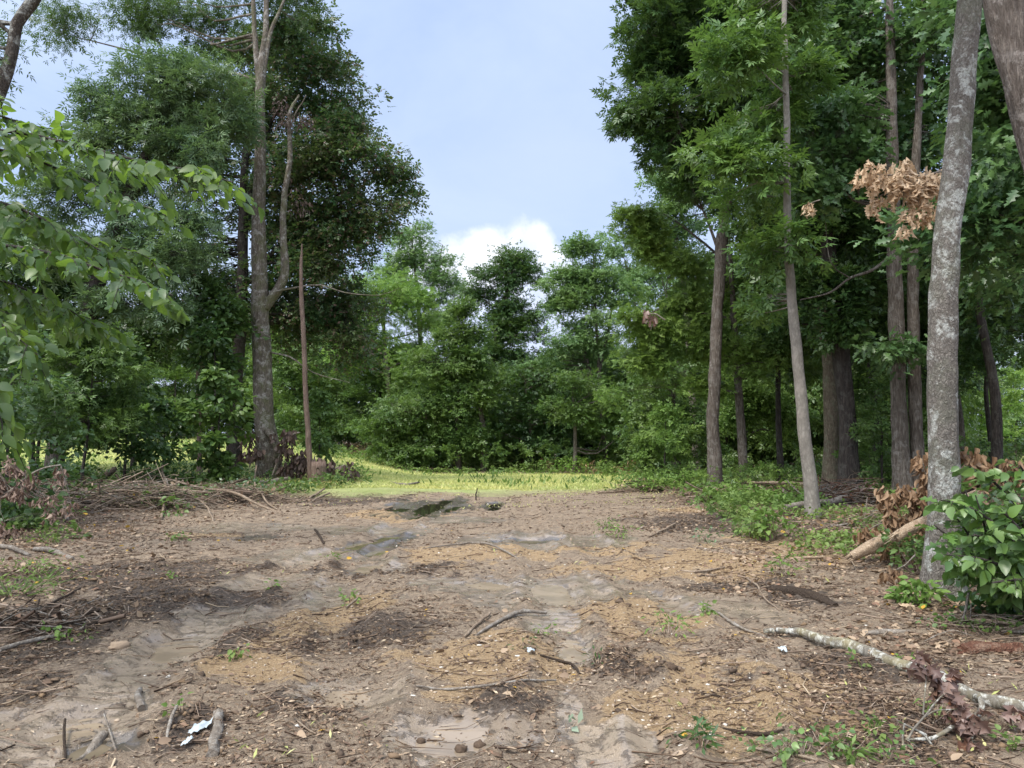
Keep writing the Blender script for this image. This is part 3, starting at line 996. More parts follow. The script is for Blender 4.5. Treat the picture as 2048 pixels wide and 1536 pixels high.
# the limb that bends in at the top left corner belongs to a tree standing just outside the frame
make_tree('crooked_tree', 'crooked dark limb bending in at the top left corner under open sky', 'tree', 9.0,
          [[(-330, 1150, 46), (-300, 900, 44), (-250, 700, 42), (-160, 480, 38), (-60, 290, 36), (4, 170, 27), (24, 100, 22), (33, 48, 21), (62, 8, 23), (100, -60, 21), (120, -160, 16), (180, -260, 8)]],
          [(-34, 90, 30, 50, 7), (60, -150, 120, 40, 22), (170, -120, 80, 40, 18), (-190, 160, 100, 100, 22), (-260, -40, 150, 120, 30)],
          'bark_lichen_dark', 'leaf_blue', 'pin', 0.13, 20, .36, seed=16, main=8, limb_r=.03, flare=.3)

# ---- right of the clearing
make_tree('brown_oak', 'straight brown trunk nearest the meadow, forking high under a crown that reaches over the sky', 'tree', 21.5,
          [[(1430, 985, 31), (1429, 920, 27), (1426, 830, 25), (1430, 740, 24), (1434, 640, 22), (1440, 540, 22), (1444, 480, 24), (1450, 430, 14), (1448, 330, 10), (1440, 200, 8), (1420, 80, 6), (1400, -80, 3)],
           [(1444, 485, 15), (1458, 400, 13), (1478, 300, 11), (1495, 200, 9), (1500, 60, 7), (1510, -120, 4)],
           [(1433, 490, 7), (1418, 450, 5), (1405, 420, 3)]],
          [(1330, 60, 90, 70, 70), (1300, 130, 80, 60, 50), (1270, 215, 66, 46, 34), (1340, 230, 80, 60, 46), (1330, 300, 60, 40, 24), (1420, 120, 100, 80, 60), (1420, 260, 80, 70, 44), (1350, 0, 90, 60, 50),
           (1400, -100, 160, 80, 70, 1), (1500, 60, 90, 90, 50), (1500, 220, 80, 80, 40), (1420, 370, 70, 50, 24), (1300, -60, 70, 60, 30), (1545, -60, 100, 80, 40)],
          'bark_brown', 'leaf_deep', 'hickory', 0.27, 20, .46, seed=21, main=26, limb_r=.07)

make_tree('leaning_hickory', 'slim pale grey trunk curving left, standing among the low green plants', 'tree', 14.6,
          [[(1626, 1042, 33), (1622, 980, 27), (1612, 900, 25), (1603, 800, 23), (1594, 700, 21), (1584, 600, 19), (1577, 500, 17), (1574, 400, 15), (1574, 260, 13), (1569, 100, 12), (1567, -60, 9), (1560, -220, 5)]],
          [(1490, 85, 70, 40, 34, -.6), (1440, 130, 40, 30, 12, -.6), (1450, 290, 70, 34, 26, -.3), (1500, 330, 80, 40, 28, -.3), (1540, 240, 90, 50, 34), (1600, 160, 90, 60, 34), (1480, 400, 70, 40, 18), (1560, 20, 100, 60, 40),
           (1620, -80, 120, 80, 40), (1500, -80, 100, 60, 30), (1540, 500, 50, 30, 10, -.5), (1570, 480, 40, 40, 10, -.5), (1500, 600, 50, 30, 8)],
          'bark_smooth', 'leaf_hick', 'hickory', 0.28, 11, .40, seed=22, main=18, limb_r=.03, flare=.25, rough=.05, dens=1.25, bdy=.9)

make_tree('mottled_oak', 'mottled brown trunk half hidden behind a darker straight trunk on the right', 'tree', 21.5,
          [[(1662, 985, 38), (1661, 900, 28), (1662, 800, 28), (1655, 700, 26), (1648, 600, 24), (1640, 480, 22), (1630, 350, 18), (1620, 200, 12), (1610, 50, 8)]],
          [(1640, 100, 120, 90, 70), (1600, 260, 110, 70, 60), (1660, 380, 110, 60, 46), (1600, 460, 90, 60, 34), (1700, 200, 110, 90, 60), (1610, -60, 130, 80, 50)],
          'bark_mottled', 'leaf_mid', 'maple', 0.25, 20, .50, seed=23, main=16, limb_r=.07)

make_tree('black_oak', 'thick almost black straight trunk touching the mottled trunk behind the brush', 'tree', 20.0,
          [[(1704, 992, 46), (1697, 900, 36), (1691, 800, 33), (1682, 720, 35), (1670, 620, 32), (1658, 520, 30), (1648, 420, 26), (1634, 300, 20), (1622, 150, 16), (1615, 0, 11), (1610, -150, 6)]],
          [(1560, 160, 110, 80, 46), (1560, 400, 90, 70, 34), (1730, 430, 70, 60, 26), (1700, 560, 90, 50, 26), (1650, 20, 130, 90, 50), (1740, 300, 80, 90, 34), (1640, 640, 100, 40, 22), (1580, 560, 80, 50, 20)],
          'bark_dark', 'leaf_deep', 'maple', 0.25, 22, .48, seed=24, main=16, limb_r=.07)

make_tree('far_oak', 'narrow dark curved trunk seen between the black trunk and the twin trunks', 'tree', 29.0,
          [[(1757, 950, 22), (1752, 880, 18), (1748, 800, 16), (1743, 740, 16), (1744, 660, 15), (1750, 560, 13), (1752, 420, 10), (1755, 260, 6)]],
          [(1750, 520, 90, 80, 40), (1740, 380, 90, 80, 40), (1760, 240, 90, 80, 40), (1700, 660, 80, 40, 18)],
          'bark_dark', 'leaf_mid', 'maple', 0.22, 26, .60, seed=25, main=10)

make_tree('twin_trunk_oak', 'pair of straight ribbed trunks grown together at the foot, right of the black trunk', 'tree', 17.5,
          [[(1807, 1005, 44), (1803, 940, 32), (1799, 860, 30), (1796, 760, 29), (1793, 650, 29), (1789, 540, 27), (1788, 440, 25), (1784, 330, 23), (1783, 200, 20), (1780, 60, 17), (1776, -120, 10)],
           [(1832, 1005, 38), (1834, 940, 26), (1832, 860, 25), (1829, 760, 24), (1826, 650, 23), (1826, 540, 22), (1829, 440, 20), (1832, 330, 17), (1838, 200, 14), (1845, 60, 10), (1850, -100, 6)],
           [(1790, 505, 6), (1745, 540, 6), (1700, 556, 5), (1660, 585, 4), (1600, 600, 2)]],
          [(1650, 330, 90, 34, 34, -.8), (1600, 380, 60, 30, 18, -.8), (1700, 230, 90, 50, 44, -.5), (1620, 220, 80, 40, 24, -.5), (1780, 150, 110, 80, 60), (1850, 60, 90, 80, 40), (1850, 240, 60, 60, 24, .4),
           (1700, 80, 110, 60, 44), (1760, -60, 150, 80, 50), (1720, 300, 60, 26, 16, -.8), (1760, 690, 60, 20, 10, -.6), (1830, 690, 50, 16, 8, -.6)],
          'bark_brown', 'leaf_oak', 'oak', 0.25, 13, .38, seed=26, main=20, limb_r=.045, flare=.3, sides=26, ridge=.05, tstep=.12, dens=1.4, bdy=.9)

make_tree('lichen_trunk', 'large pale grey trunk patched with lichen in the right foreground', 'tree', 7.75,
          [[(1888, 1190, 78), (1886, 1130, 62), (1887, 1000, 56), (1886, 850, 55), (1885, 700, 54), (1889, 560, 52), (1896, 450, 50), (1912, 330, 51), (1920, 240, 49), (1927, 140, 48), (1938, 20, 46), (1950, -120, 42), (1960, -330, 34), (1965, -600, 22)]],
          [(1900, -420, 200, 120, 40), (2060, -300, 160, 100, 30), (1780, -330, 140, 80, 24)],
          'bark_grey', 'leaf_mid', 'oak', 0.17, 16, .32, seed=27, main=10, limb_r=.03, sides=44, flare=.55, rough=.05, ridge=.035, tstep=.05)

make_tree('shaggy_trunk', 'thick shaggy barked trunk leaning in at the top right corner', 'tree', 6.2,
          [[(2240, 1480, 110), (2215, 1250, 88), (2190, 1000, 84), (2165, 750, 82), (2130, 520, 80), (2096, 350, 78), (2064, 233, 74), (2043, 150, 71), (2006, 0, 70), (1990, -140, 66), (1960, -400, 48)]],
          [(2000, -480, 200, 120, 34)],
          'bark_shaggy', 'leaf_mid', 'oak', 0.18, 18, .34, seed=28, main=8, limb_r=.03, sides=44, flare=.3, rough=.05, ridge=.07, tstep=.07)

LEAF['dry'] = (lambda v, f: (np.column_stack([v[:, 0] * .62, v[:, 1], v[:, 2] + np.abs(v[:, 0]) * 1.1 - .25 * v[:, 1] ** 2 + .05 * np.sin(v[:, 1] * 11)]), f))(*leaf_ovate(.3))
LEAF['dryoak'] = (lambda v, f: (np.column_stack([v[:, 0] * .8, v[:, 1], v[:, 2] + np.abs(v[:, 0]) * .9 - .3 * v[:, 1] ** 2]), f))(*leaf_oak(.36))
# tan dead spray hanging by the lichen trunk
def hanging_dead(name, label, cat, d, stem, blobs, mat, kind, sz, per, rad, bark='grey_wood', seed=5, droop=1.7, group=None):
    r = np.random.default_rng(seed)
    P = np.array([at(q[0], q[1], d + (q[3] if len(q) > 3 else 0)) for q in stem])
    R = np.array([q[2] * .5 / F * d for q in stem])
    root = empty(name, P[0])
    tag(root, label, cat, group)
    mb = MB()
    path = tube(mb, P, R, 6, .06, wob=.01)
    C, O = [], []
    for b in blobs:
        c = at(b[0], b[1], d + (b[5] if len(b) > 5 else 0))
        pts, od = blob_points(r, c, b[2] * d / F, b[2] * d / F * .7, b[3] * d / F, b[4], .6)
        C.append(pts)
        O.append(od)
    C, O = np.vstack(C), np.vstack(O)
    limbs_to(mb, [path], C, r, .01, 4, seed)
    mb.build('branch', M[bark], root, smooth=True)
    lb = MB()
    spray_leaves(lb, C, O * .3, rad, int(per * 1.1), sz, kind, r, droop=2.6, upn=.0, flat=.6)
    lb.build('dead_leaves', M[mat], root)
    return root


hanging_dead('dead_branch', 'spray of tan dead oak leaves hanging high beside the pale lichen trunk', 'dead branch', 8.6,
             [(1905, 330, 6), (1860, 350, 5), (1800, 350, 4), (1750, 350, 3)],
             [(1735, 348, 7, 16, 3), (1762, 350, 8, 18, 4), (1790, 346, 9, 18, 4), (1812, 342, 8, 24, 5), (1830, 372, 9, 22, 5), (1852, 362, 9, 26, 5), (1873, 360, 8, 32, 5), (1802, 370, 13, 12, 4), (1842, 412, 8, 16, 3), (1870, 412, 8, 20, 3), (1815, 436, 6, 12, 2)],
             'dead_tan', 'dryoak', .125, 11, .11, seed=31)
hanging_dead('dead_branch', 'two small tan leaf tufts dangling on a thin twig below the big dead oak spray', 'dead branch', 8.7,
             [(1800, 360, 3), (1775, 385, 2.5), (1755, 395, 2), (1748, 405, 2)], [(1752, 393, 6, 5, 2), (1746, 412, 5, 8, 3)], 'dead_tan', 'dryoak', .11, 7, .06, seed=32)
hanging_dead('dead_branch', 'single tiny tuft of pale dead leaves in the hickory foliage', 'dead branch', 13.5,
             [(1640, 400, 3), (1625, 405, 2), (1617, 410, 2)], [(1616, 414, 5, 9, 4)], 'dead_tan', 'dryoak', .14, 6, .08, seed=33)
hanging_dead('dead_branch', 'mass of orange brown dead leaves hanging in front of the twin trunks', 'dead branch', 9.3,
             [(1880, 960, 7), (1850, 985, 6), (1810, 985, 5), (1780, 1010, 4), (1770, 1060, 3)],
             [(1775, 995, 14, 14, 5), (1805, 990, 14, 14, 5), (1838, 992, 16, 14, 6), (1784, 1040, 10, 34, 8), (1815, 1050, 10, 36, 8), (1845, 1055, 12, 36, 8), (1778, 1085, 8, 22, 5), (1838, 1100, 12, 20, 5), (1808, 1118, 7, 18, 3), (1870, 1040, 9, 26, 4)],
             'dead_orange', 'dry', .105, 11, .09, seed=34)
hanging_dead('dead_branch', 'small orange dead sprig over the green plants left of the broken log', 'dead branch', 9.4,
             [(1790, 1040, 3), (1755, 1050, 3), (1735, 1062, 2)], [(1742, 1065, 16, 12, 6), (1726, 1072, 6, 10, 3)], 'dead_orange', 'dry', .10, 8, .07, seed=35)
hanging_dead('dead_branch', 'dead leaf cluster on the left edge of the lichen trunk at mid height', 'dead branch', 8.6,
             [(1880, 900, 4), (1862, 935, 4), (1850, 950, 3), (1845, 915, 2)], [(1855, 950, 8, 18, 5), (1843, 920, 6, 12, 4), (1858, 980, 6, 16, 4)], 'dead_orange', 'dry', .11, 8, .08, seed=36)
hanging_dead('dead_branch', 'row of drooping tan dead leaves right of the lichen trunk, above the green shrub', 'dead branch', 8.0,
             [(2060, 930, 5), (2010, 945, 5), (1975, 965, 5), (1930, 985, 5), (1905, 990, 4)],
             [(1952, 945, 8, 14, 5), (1975, 935, 10, 16, 6), (2000, 940, 10, 12, 5), (1935, 910, 12, 8, 5), (2030, 935, 9, 12, 5)], 'dead_orange', 'dry', .12, 8, .08, bark='dark_wood', seed=37)
hanging_dead('dead_branch', 'small orange leaf patch at the bottom of the dead mass beside the lichen trunk', 'dead branch', 8.3,
             [(1830, 1110, 3), (1810, 1130, 2), (1792, 1140, 2)], [(1790, 1148, 5, 8, 3), (1773, 1150, 4, 6, 2)], 'dead_orange', 'dry', .10, 8, .06, seed=38)
hanging_dead('dead_branch', 'rusty dead leaf tuft on the lowest bough at the right of the sky gap', 'dead branch', 20,
             [(1330, 640, 3), (1310, 628, 3), (1298, 628, 2)], [(1300, 632, 14, 9, 6)], 'dead_brown', 'oak', .17, 8, .15, seed=39)
hanging_dead('dead_branch', 'sprigs of pinkish dead leaves standing over the brush at the far left', 'dead branch', 11.5,
             [(-20, 1010, 5), (30, 975, 5), (60, 950, 4), (90, 935, 3), (122, 930, 3)],
             [(25, 925, 10, 10, 5), (40, 935, 8, 10, 5), (60, 960, 8, 14, 6), (50, 945, 8, 10, 4), (120, 950, 6, 14, 6), (5, 960, 20, 40, 16), (30, 985, 30, 14, 12), (90, 1000, 20, 10, 6), (20, 1050, 30, 24, 14), (145, 1010, 5, 8, 3),
              (100, 1025, 20, 10, 5)], 'dead_pink', 'dry', .085, 7, .09, seed=40)
hanging_dead('dead_branch', 'dark withered leaf sprays between the tall left trunk and the snag', 'dead branch', 24.2,
             [(545, 950, 4), (565, 900, 4), (585, 870, 4), (600, 865, 3)],
             [(575, 880, 22, 22, 12), (590, 910, 22, 24, 12), (580, 940, 24, 18, 10), (600, 935, 12, 20, 6), (505, 905, 16, 26, 9), (500, 870, 16, 14, 6)], 'dead_dark', 'ovate', .17, 12, .2, seed=41)
hanging_dead('dead_branch', 'low withered dark sapling right of the stump at the meadow edge', 'dead branch', 24.5,
             [(655, 965, 4), (668, 940, 4), (690, 930, 3)], [(660, 935, 12, 10, 6), (690, 940, 12, 12, 6), (700, 950, 8, 12, 4)], 'dead_dark', 'ovate', .16, 9, .18, seed=42)

# ---- the wood beyond the meadow: the trees that can be told apart, from the left
FD = 47.0
def ftree(name, label, d, stem, blobs, leafm, kind='maple', size=.26, per=22, srad=.75, seed=1, bark='bark_brown', main=12, upn=.8, shell=.45):
    return make_tree(name, label, 'tree', d, stem, blobs, bark, leafm, kind, size, per, srad, 'trees along the far side of the meadow', seed, main=main, limb_r=.07, sides=8, flare=.2, upn=upn, shell=shell, dens=2.9, rough=.05)


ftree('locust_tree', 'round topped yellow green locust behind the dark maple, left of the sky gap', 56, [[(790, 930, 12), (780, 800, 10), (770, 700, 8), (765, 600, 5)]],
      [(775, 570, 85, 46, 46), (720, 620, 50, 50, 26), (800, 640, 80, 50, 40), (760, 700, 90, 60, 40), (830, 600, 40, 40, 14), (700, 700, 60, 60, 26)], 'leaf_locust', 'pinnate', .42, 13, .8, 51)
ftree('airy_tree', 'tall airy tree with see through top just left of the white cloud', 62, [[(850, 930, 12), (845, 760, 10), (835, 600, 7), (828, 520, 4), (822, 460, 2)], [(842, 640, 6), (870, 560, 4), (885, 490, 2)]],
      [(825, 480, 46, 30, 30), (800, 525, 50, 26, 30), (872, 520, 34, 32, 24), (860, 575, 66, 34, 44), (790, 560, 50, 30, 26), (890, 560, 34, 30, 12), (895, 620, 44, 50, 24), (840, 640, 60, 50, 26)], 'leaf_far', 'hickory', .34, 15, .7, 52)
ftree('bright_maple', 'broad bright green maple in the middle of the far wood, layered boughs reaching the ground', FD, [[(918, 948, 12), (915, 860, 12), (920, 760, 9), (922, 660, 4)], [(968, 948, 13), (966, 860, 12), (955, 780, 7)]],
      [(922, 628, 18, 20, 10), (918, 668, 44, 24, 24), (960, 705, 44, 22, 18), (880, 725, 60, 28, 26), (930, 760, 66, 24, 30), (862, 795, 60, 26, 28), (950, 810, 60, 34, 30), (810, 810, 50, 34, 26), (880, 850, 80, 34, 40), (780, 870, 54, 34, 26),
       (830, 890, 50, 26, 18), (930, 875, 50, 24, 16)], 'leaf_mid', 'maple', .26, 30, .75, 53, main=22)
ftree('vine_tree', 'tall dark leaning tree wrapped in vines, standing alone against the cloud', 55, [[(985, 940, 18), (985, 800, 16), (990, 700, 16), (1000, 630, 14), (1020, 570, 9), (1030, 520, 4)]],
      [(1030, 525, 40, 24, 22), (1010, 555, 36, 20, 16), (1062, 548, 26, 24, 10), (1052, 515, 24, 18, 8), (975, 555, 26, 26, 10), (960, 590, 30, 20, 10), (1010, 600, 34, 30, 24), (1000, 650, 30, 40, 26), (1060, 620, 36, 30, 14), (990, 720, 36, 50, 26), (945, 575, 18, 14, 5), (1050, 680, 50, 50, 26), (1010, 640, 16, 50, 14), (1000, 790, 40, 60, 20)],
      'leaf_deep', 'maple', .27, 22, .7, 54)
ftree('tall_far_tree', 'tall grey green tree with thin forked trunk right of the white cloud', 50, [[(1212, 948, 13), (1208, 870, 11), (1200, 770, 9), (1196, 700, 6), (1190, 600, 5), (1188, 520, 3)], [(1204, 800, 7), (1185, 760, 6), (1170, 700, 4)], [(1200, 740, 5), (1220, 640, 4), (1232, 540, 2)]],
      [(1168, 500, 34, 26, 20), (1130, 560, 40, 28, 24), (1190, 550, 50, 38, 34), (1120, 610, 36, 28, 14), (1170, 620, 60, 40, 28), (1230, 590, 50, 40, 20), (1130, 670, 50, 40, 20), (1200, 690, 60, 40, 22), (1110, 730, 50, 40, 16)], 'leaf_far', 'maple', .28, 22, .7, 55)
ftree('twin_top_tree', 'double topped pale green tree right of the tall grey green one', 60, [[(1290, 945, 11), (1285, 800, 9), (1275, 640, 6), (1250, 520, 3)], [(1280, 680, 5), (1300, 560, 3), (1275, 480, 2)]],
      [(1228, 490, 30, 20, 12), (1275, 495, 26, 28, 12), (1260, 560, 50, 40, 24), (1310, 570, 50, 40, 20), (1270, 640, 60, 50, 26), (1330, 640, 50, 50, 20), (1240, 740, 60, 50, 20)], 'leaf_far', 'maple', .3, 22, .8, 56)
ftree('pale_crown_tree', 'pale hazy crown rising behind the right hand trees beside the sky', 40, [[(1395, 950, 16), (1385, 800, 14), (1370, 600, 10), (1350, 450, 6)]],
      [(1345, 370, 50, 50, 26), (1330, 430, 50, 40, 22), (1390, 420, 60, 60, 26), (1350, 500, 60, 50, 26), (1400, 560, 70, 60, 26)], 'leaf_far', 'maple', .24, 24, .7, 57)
ftree('yellow_bough_tree', 'leafy boughs with yellowish green leaves reaching left in front of the far wood', 24, [[(1490, 960, 20), (1480, 820, 17), (1470, 680, 14), (1462, 540, 9), (1455, 430, 5)], [(1472, 640, 6), (1400, 625, 5), (1330, 615, 4), (1260, 650, 2)], [(1470, 540, 6), (1400, 480, 5), (1330, 430, 4), (1270, 420, 2)]],
      [(1290, 430, 46, 20, 16), (1300, 475, 50, 24, 20), (1350, 520, 60, 30, 20), (1270, 640, 44, 24, 14), (1320, 660, 70, 30, 24), (1290, 720, 60, 24, 16), (1380, 690, 60, 34, 20), (1350, 590, 60, 26, 16), (1225, 790, 16, 20, 3), (1400, 780, 60, 26, 12), (1440, 600, 70, 50, 20), (1480, 720, 60, 50, 18)], 'leaf_fresh', 'hickory', .22, 20, .42, 58)
ftree('dogwood', 'low spreading light green tree between the brown trunk and the slim pale trunk', 30, [[(1480, 958, 10), (1490, 880, 8), (1500, 800, 5), (1490, 750, 3)]],
      [(1500, 790, 70, 22, 26), (1530, 830, 70, 22, 26), (1460, 830, 50, 22, 16), (1570, 870, 40, 14, 8), (1480, 760, 50, 20, 12)], 'leaf_fresh', 'maple', .18, 26, .5, 59)
ftree('dark_understory_tree', 'low dark tree filling the gap under the vine covered tree', 49, [[(1065, 940, 10), (1060, 850, 8), (1050, 760, 5)]],
      [(1060, 760, 70, 50, 26), (1110, 810, 70, 40, 26), (1020, 830, 60, 50, 24), (1150, 780, 60, 40, 20), (1080, 870, 70, 30, 18)], 'leaf_deep', 'maple', .26, 26, .8, 60)
ftree('layered_tree', 'mid green tree with layered boughs left of the forked far trunk', 45, [[(1150, 945, 9), (1150, 860, 7), (1145, 780, 4)]],
      [(1150, 770, 50, 20, 12), (1130, 810, 60, 24, 16), (1180, 830, 50, 24, 14), (1240, 800, 60, 30, 18), (1250, 860, 60, 30, 16)], 'leaf_mid', 'maple', .24, 26, .7, 61)
ftree('leafy_dark_tree', 'dark bushy tree standing behind the brown trunk at the meadow corner', 33, [[(1350, 950, 14), (1345, 850, 12), (1350, 740, 8)]],
      [(1350, 740, 60, 40, 20), (1320, 800, 60, 40, 20), (1380, 840, 60, 40, 20), (1310, 870, 50, 30, 12), (1400, 900, 50, 20, 8)], 'leaf_mid', 'maple', .22, 26, .6, 62)


# ---- trees further back that close the wood; a few shapes, each copied with its parts
KINDS_BG = []
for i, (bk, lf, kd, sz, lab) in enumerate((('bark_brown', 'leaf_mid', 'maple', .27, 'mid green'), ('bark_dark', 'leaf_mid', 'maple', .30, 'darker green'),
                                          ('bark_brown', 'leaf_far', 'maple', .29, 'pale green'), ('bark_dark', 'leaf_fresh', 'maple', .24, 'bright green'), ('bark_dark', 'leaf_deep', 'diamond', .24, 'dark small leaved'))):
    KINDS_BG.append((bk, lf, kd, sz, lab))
BG = [  # px of the foot, distance, height, crown width, kind, crown base
    (700, 66, 12, 9, 1, .08), (640, 62, 13, 8, 2, .1), (560, 68, 12, 10, 3, .05), (590, 58, 8, 7, 0, .05), (480, 72, 14, 9, 1, .05), (430, 70, 9, 9, 2, .05), (350, 66, 9, 8, 3, .03), (290, 70, 9.5, 9, 3, .05),
    (220, 68, 10, 9, 3, .05), (150, 72, 12, 10, 0, .05), (70, 69, 11, 9, 1, .05), (-20, 72, 12, 10, 0, .05), (-120, 70, 12, 10, 1, .05), (380, 76, 12, 10, 1, .05), (520, 78, 14, 10, 1, .05), (660, 75, 14, 10, 0, .05),
    (760, 58, 11, 8, 1, .05), (860, 54, 10, 8, 1, .05), (1000, 53, 9, 8, 0, .04), (1050, 58, 11, 9, 1, .04), (1100, 55, 10, 8, 1, .04), (1180, 57, 11, 8, 0, .04), (1250, 54, 10, 8, 1, .04), (1320, 56, 12, 8, 0, .04), (940, 60, 11, 9, 1, .04),
    (820, 62, 12, 9, 0, .04), (1140, 64, 12, 9, 1, .04), (1020, 66, 11, 9, 1, .04), (1230, 64, 13, 9, 2, .04),
    (1390, 48, 13, 8, 0, .05), (1450, 42, 13, 8, 1, .05), (1520, 45, 14, 8, 0, .05), (1590, 40, 13, 8, 1, .05), (1640, 50, 14, 9, 0, .05), (1720, 44, 14, 9, 1, .05), (1790, 38, 14, 8, 0, .08), (1850, 48, 15, 9, 1, .05),
    (1560, 60, 15, 10, 1, .05), (1700, 62, 15, 10, 0, .05), (1480, 62, 14, 10, 1, .05), (1380, 66, 14, 10, 0, .05), (1850, 64, 16, 10, 1, .05)]
BGLAB = ['among the dark gaps behind the left meadow', 'at the back of the far wood', 'deep in the wood on the right']
protos = {}
r0 = np.random.default_rng(99)
for i, (px, d, hg, cw, kd, cb) in enumerate(BG):
    bk, lf, kn, sz, lab = KINDS_BG[kd]
    x = (px - 1024) / F * d
    hg = hg * (.86 if 740 < px < 1360 else 1.0)
    where = BGLAB[0] if px < 720 else (BGLAB[1] if px < 1350 else BGLAB[2])
    label = f'{lab} tree {where}'
    if kd not in protos:
        protos[kd] = (auto_tree('background_tree', x, d, hg, cw, label, 'tree', bk, lf, kn, sz, 330, 40, .85, 200 + kd, 'trees closing the wood behind', cb), hg, cw)
    else:
        src, h0, c0 = protos[kd]
        copy_tree(src, x, d, r0.uniform(0, 6.28), (cw / c0, hg / h0), label, 'trees closing the wood behind')

# young trees and saplings under the canopy, nearer than the meadow
NEAR = [  # name, px, distance, height, crown width, kind, leaf, size, label
    (20, 15.5, 3.6, 3.2, 'leaf_deep', 'ovate', .13, 'dark leafy sapling at the left edge behind the dead leaf sprigs', .1),
    (85, 19, 5.2, 4.0, 'leaf_deep', 'ovate', .14, 'tall dark sapling filling the gap left of the leaning pin oak', .2),
    (175, 18, 4.4, 3.2, 'leaf_mid', 'hickory', .20, 'broad leaved sapling in front of the leaning pin oak', .36),
    (255, 20, 4.2, 2.6, 'leaf_deep', 'ovate', .14, 'dense dark sapling between the leaning pin oak and slim reddish stem', .22),
    (330, 22, 2.6, 1.8, 'leaf_deep', 'ovate', .15, 'loose dark sapling with meadow showing through its lower leaves', .36),
    (440, 21, 3.6, 1.9, 'leaf_mid', 'big', .20, 'big leaved light green sapling beside the tall left trunk', .1),
    (425, 24, 6.6, 2.4, 'leaf_deep', 'ovate', .18, 'tall narrow sapling crowded against the tall left trunk', .55),
    (-60, 12.5, 4.6, 3.4, 'leaf_deep', 'ovate', .13, 'dark sapling cut by the left edge of the view', .1),
    (640, 27, 3.3, 1.6, 'leaf_mid', 'ovate', .15, 'thin green sapling just right of the bare snag', .25),
    (1330, 23, 2.6, 1.8, 'leaf_fresh', 'maple', .15, 'thin yellowish sapling left of the straight brown trunk', .35),
    (1290, 24, 1.8, 1.2, 'leaf_weed', 'ovate', .12, 'tiny sapling at the corner where meadow meets wood', .3),
    (1760, 20, 3.4, 2.6, 'leaf_mid', 'maple', .17, 'green sapling between the black trunk and the twin trunks', .15),
    (1880, 22, 7.0, 4.5, 'leaf_deep', 'maple', .2, 'dark young tree right behind the lichen trunk', .45),
    (1980, 26, 9.0, 5.0, 'leaf_deep', 'maple', .22, 'dark overhanging tree right of the lichen trunk', .52),
    (2090, 22, 8.0, 5.0, 'leaf_deep', 'maple', .2, 'dark tree whose boughs cross the right edge', .52),
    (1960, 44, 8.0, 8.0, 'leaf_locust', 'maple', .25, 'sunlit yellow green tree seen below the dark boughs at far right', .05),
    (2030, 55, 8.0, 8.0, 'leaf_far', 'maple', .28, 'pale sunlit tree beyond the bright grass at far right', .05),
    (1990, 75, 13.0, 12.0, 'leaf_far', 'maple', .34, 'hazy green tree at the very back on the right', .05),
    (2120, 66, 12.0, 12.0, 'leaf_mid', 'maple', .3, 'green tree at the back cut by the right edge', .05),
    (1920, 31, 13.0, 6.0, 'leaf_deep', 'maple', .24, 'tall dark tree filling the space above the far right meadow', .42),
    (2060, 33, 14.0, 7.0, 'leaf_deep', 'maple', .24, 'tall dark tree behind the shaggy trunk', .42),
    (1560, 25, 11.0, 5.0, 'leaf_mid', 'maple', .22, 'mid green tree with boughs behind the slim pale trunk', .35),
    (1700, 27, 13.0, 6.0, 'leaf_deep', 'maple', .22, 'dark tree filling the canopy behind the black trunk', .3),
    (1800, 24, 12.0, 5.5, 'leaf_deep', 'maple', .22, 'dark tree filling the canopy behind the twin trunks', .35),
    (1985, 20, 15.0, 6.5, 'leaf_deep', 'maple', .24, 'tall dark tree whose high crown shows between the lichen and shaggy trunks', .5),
    (2120, 11, 9.5, 3.6, 'leaf_oak', 'oak', .24, 'oak with lobed leaves showing between the lichen trunk and the right edge', .42),
    (2140, 16, 10.0, 6.0, 'leaf_deep', 'oak', .2, 'dark oak just outside the right edge behind the shaggy trunk', .35),
    (70, 27, 9.5, 5.5, 'leaf_deep', 'maple', .2, 'dark green tree behind the leaning pin oak', .4),
    (270, 29, 9.0, 5.5, 'leaf_deep', 'maple', .2, 'dark green tree with sky specks through its crown, right of the leaning pin oak', .5),
    (-60, 24, 9.0, 5.5, 'leaf_deep', 'maple', .2, 'dark tree at the far left behind the beech bough', .4),
]
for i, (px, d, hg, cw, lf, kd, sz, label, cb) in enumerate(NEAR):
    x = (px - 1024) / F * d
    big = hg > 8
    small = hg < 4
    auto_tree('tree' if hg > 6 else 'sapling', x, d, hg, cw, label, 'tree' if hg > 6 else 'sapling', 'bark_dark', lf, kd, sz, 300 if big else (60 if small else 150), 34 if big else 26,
              .62 if big else (.26 if small else .42), 300 + i, None, cb, None if big else .02 + hg * .006, main=8 if not big else 14, clumps=12 if big else 8)


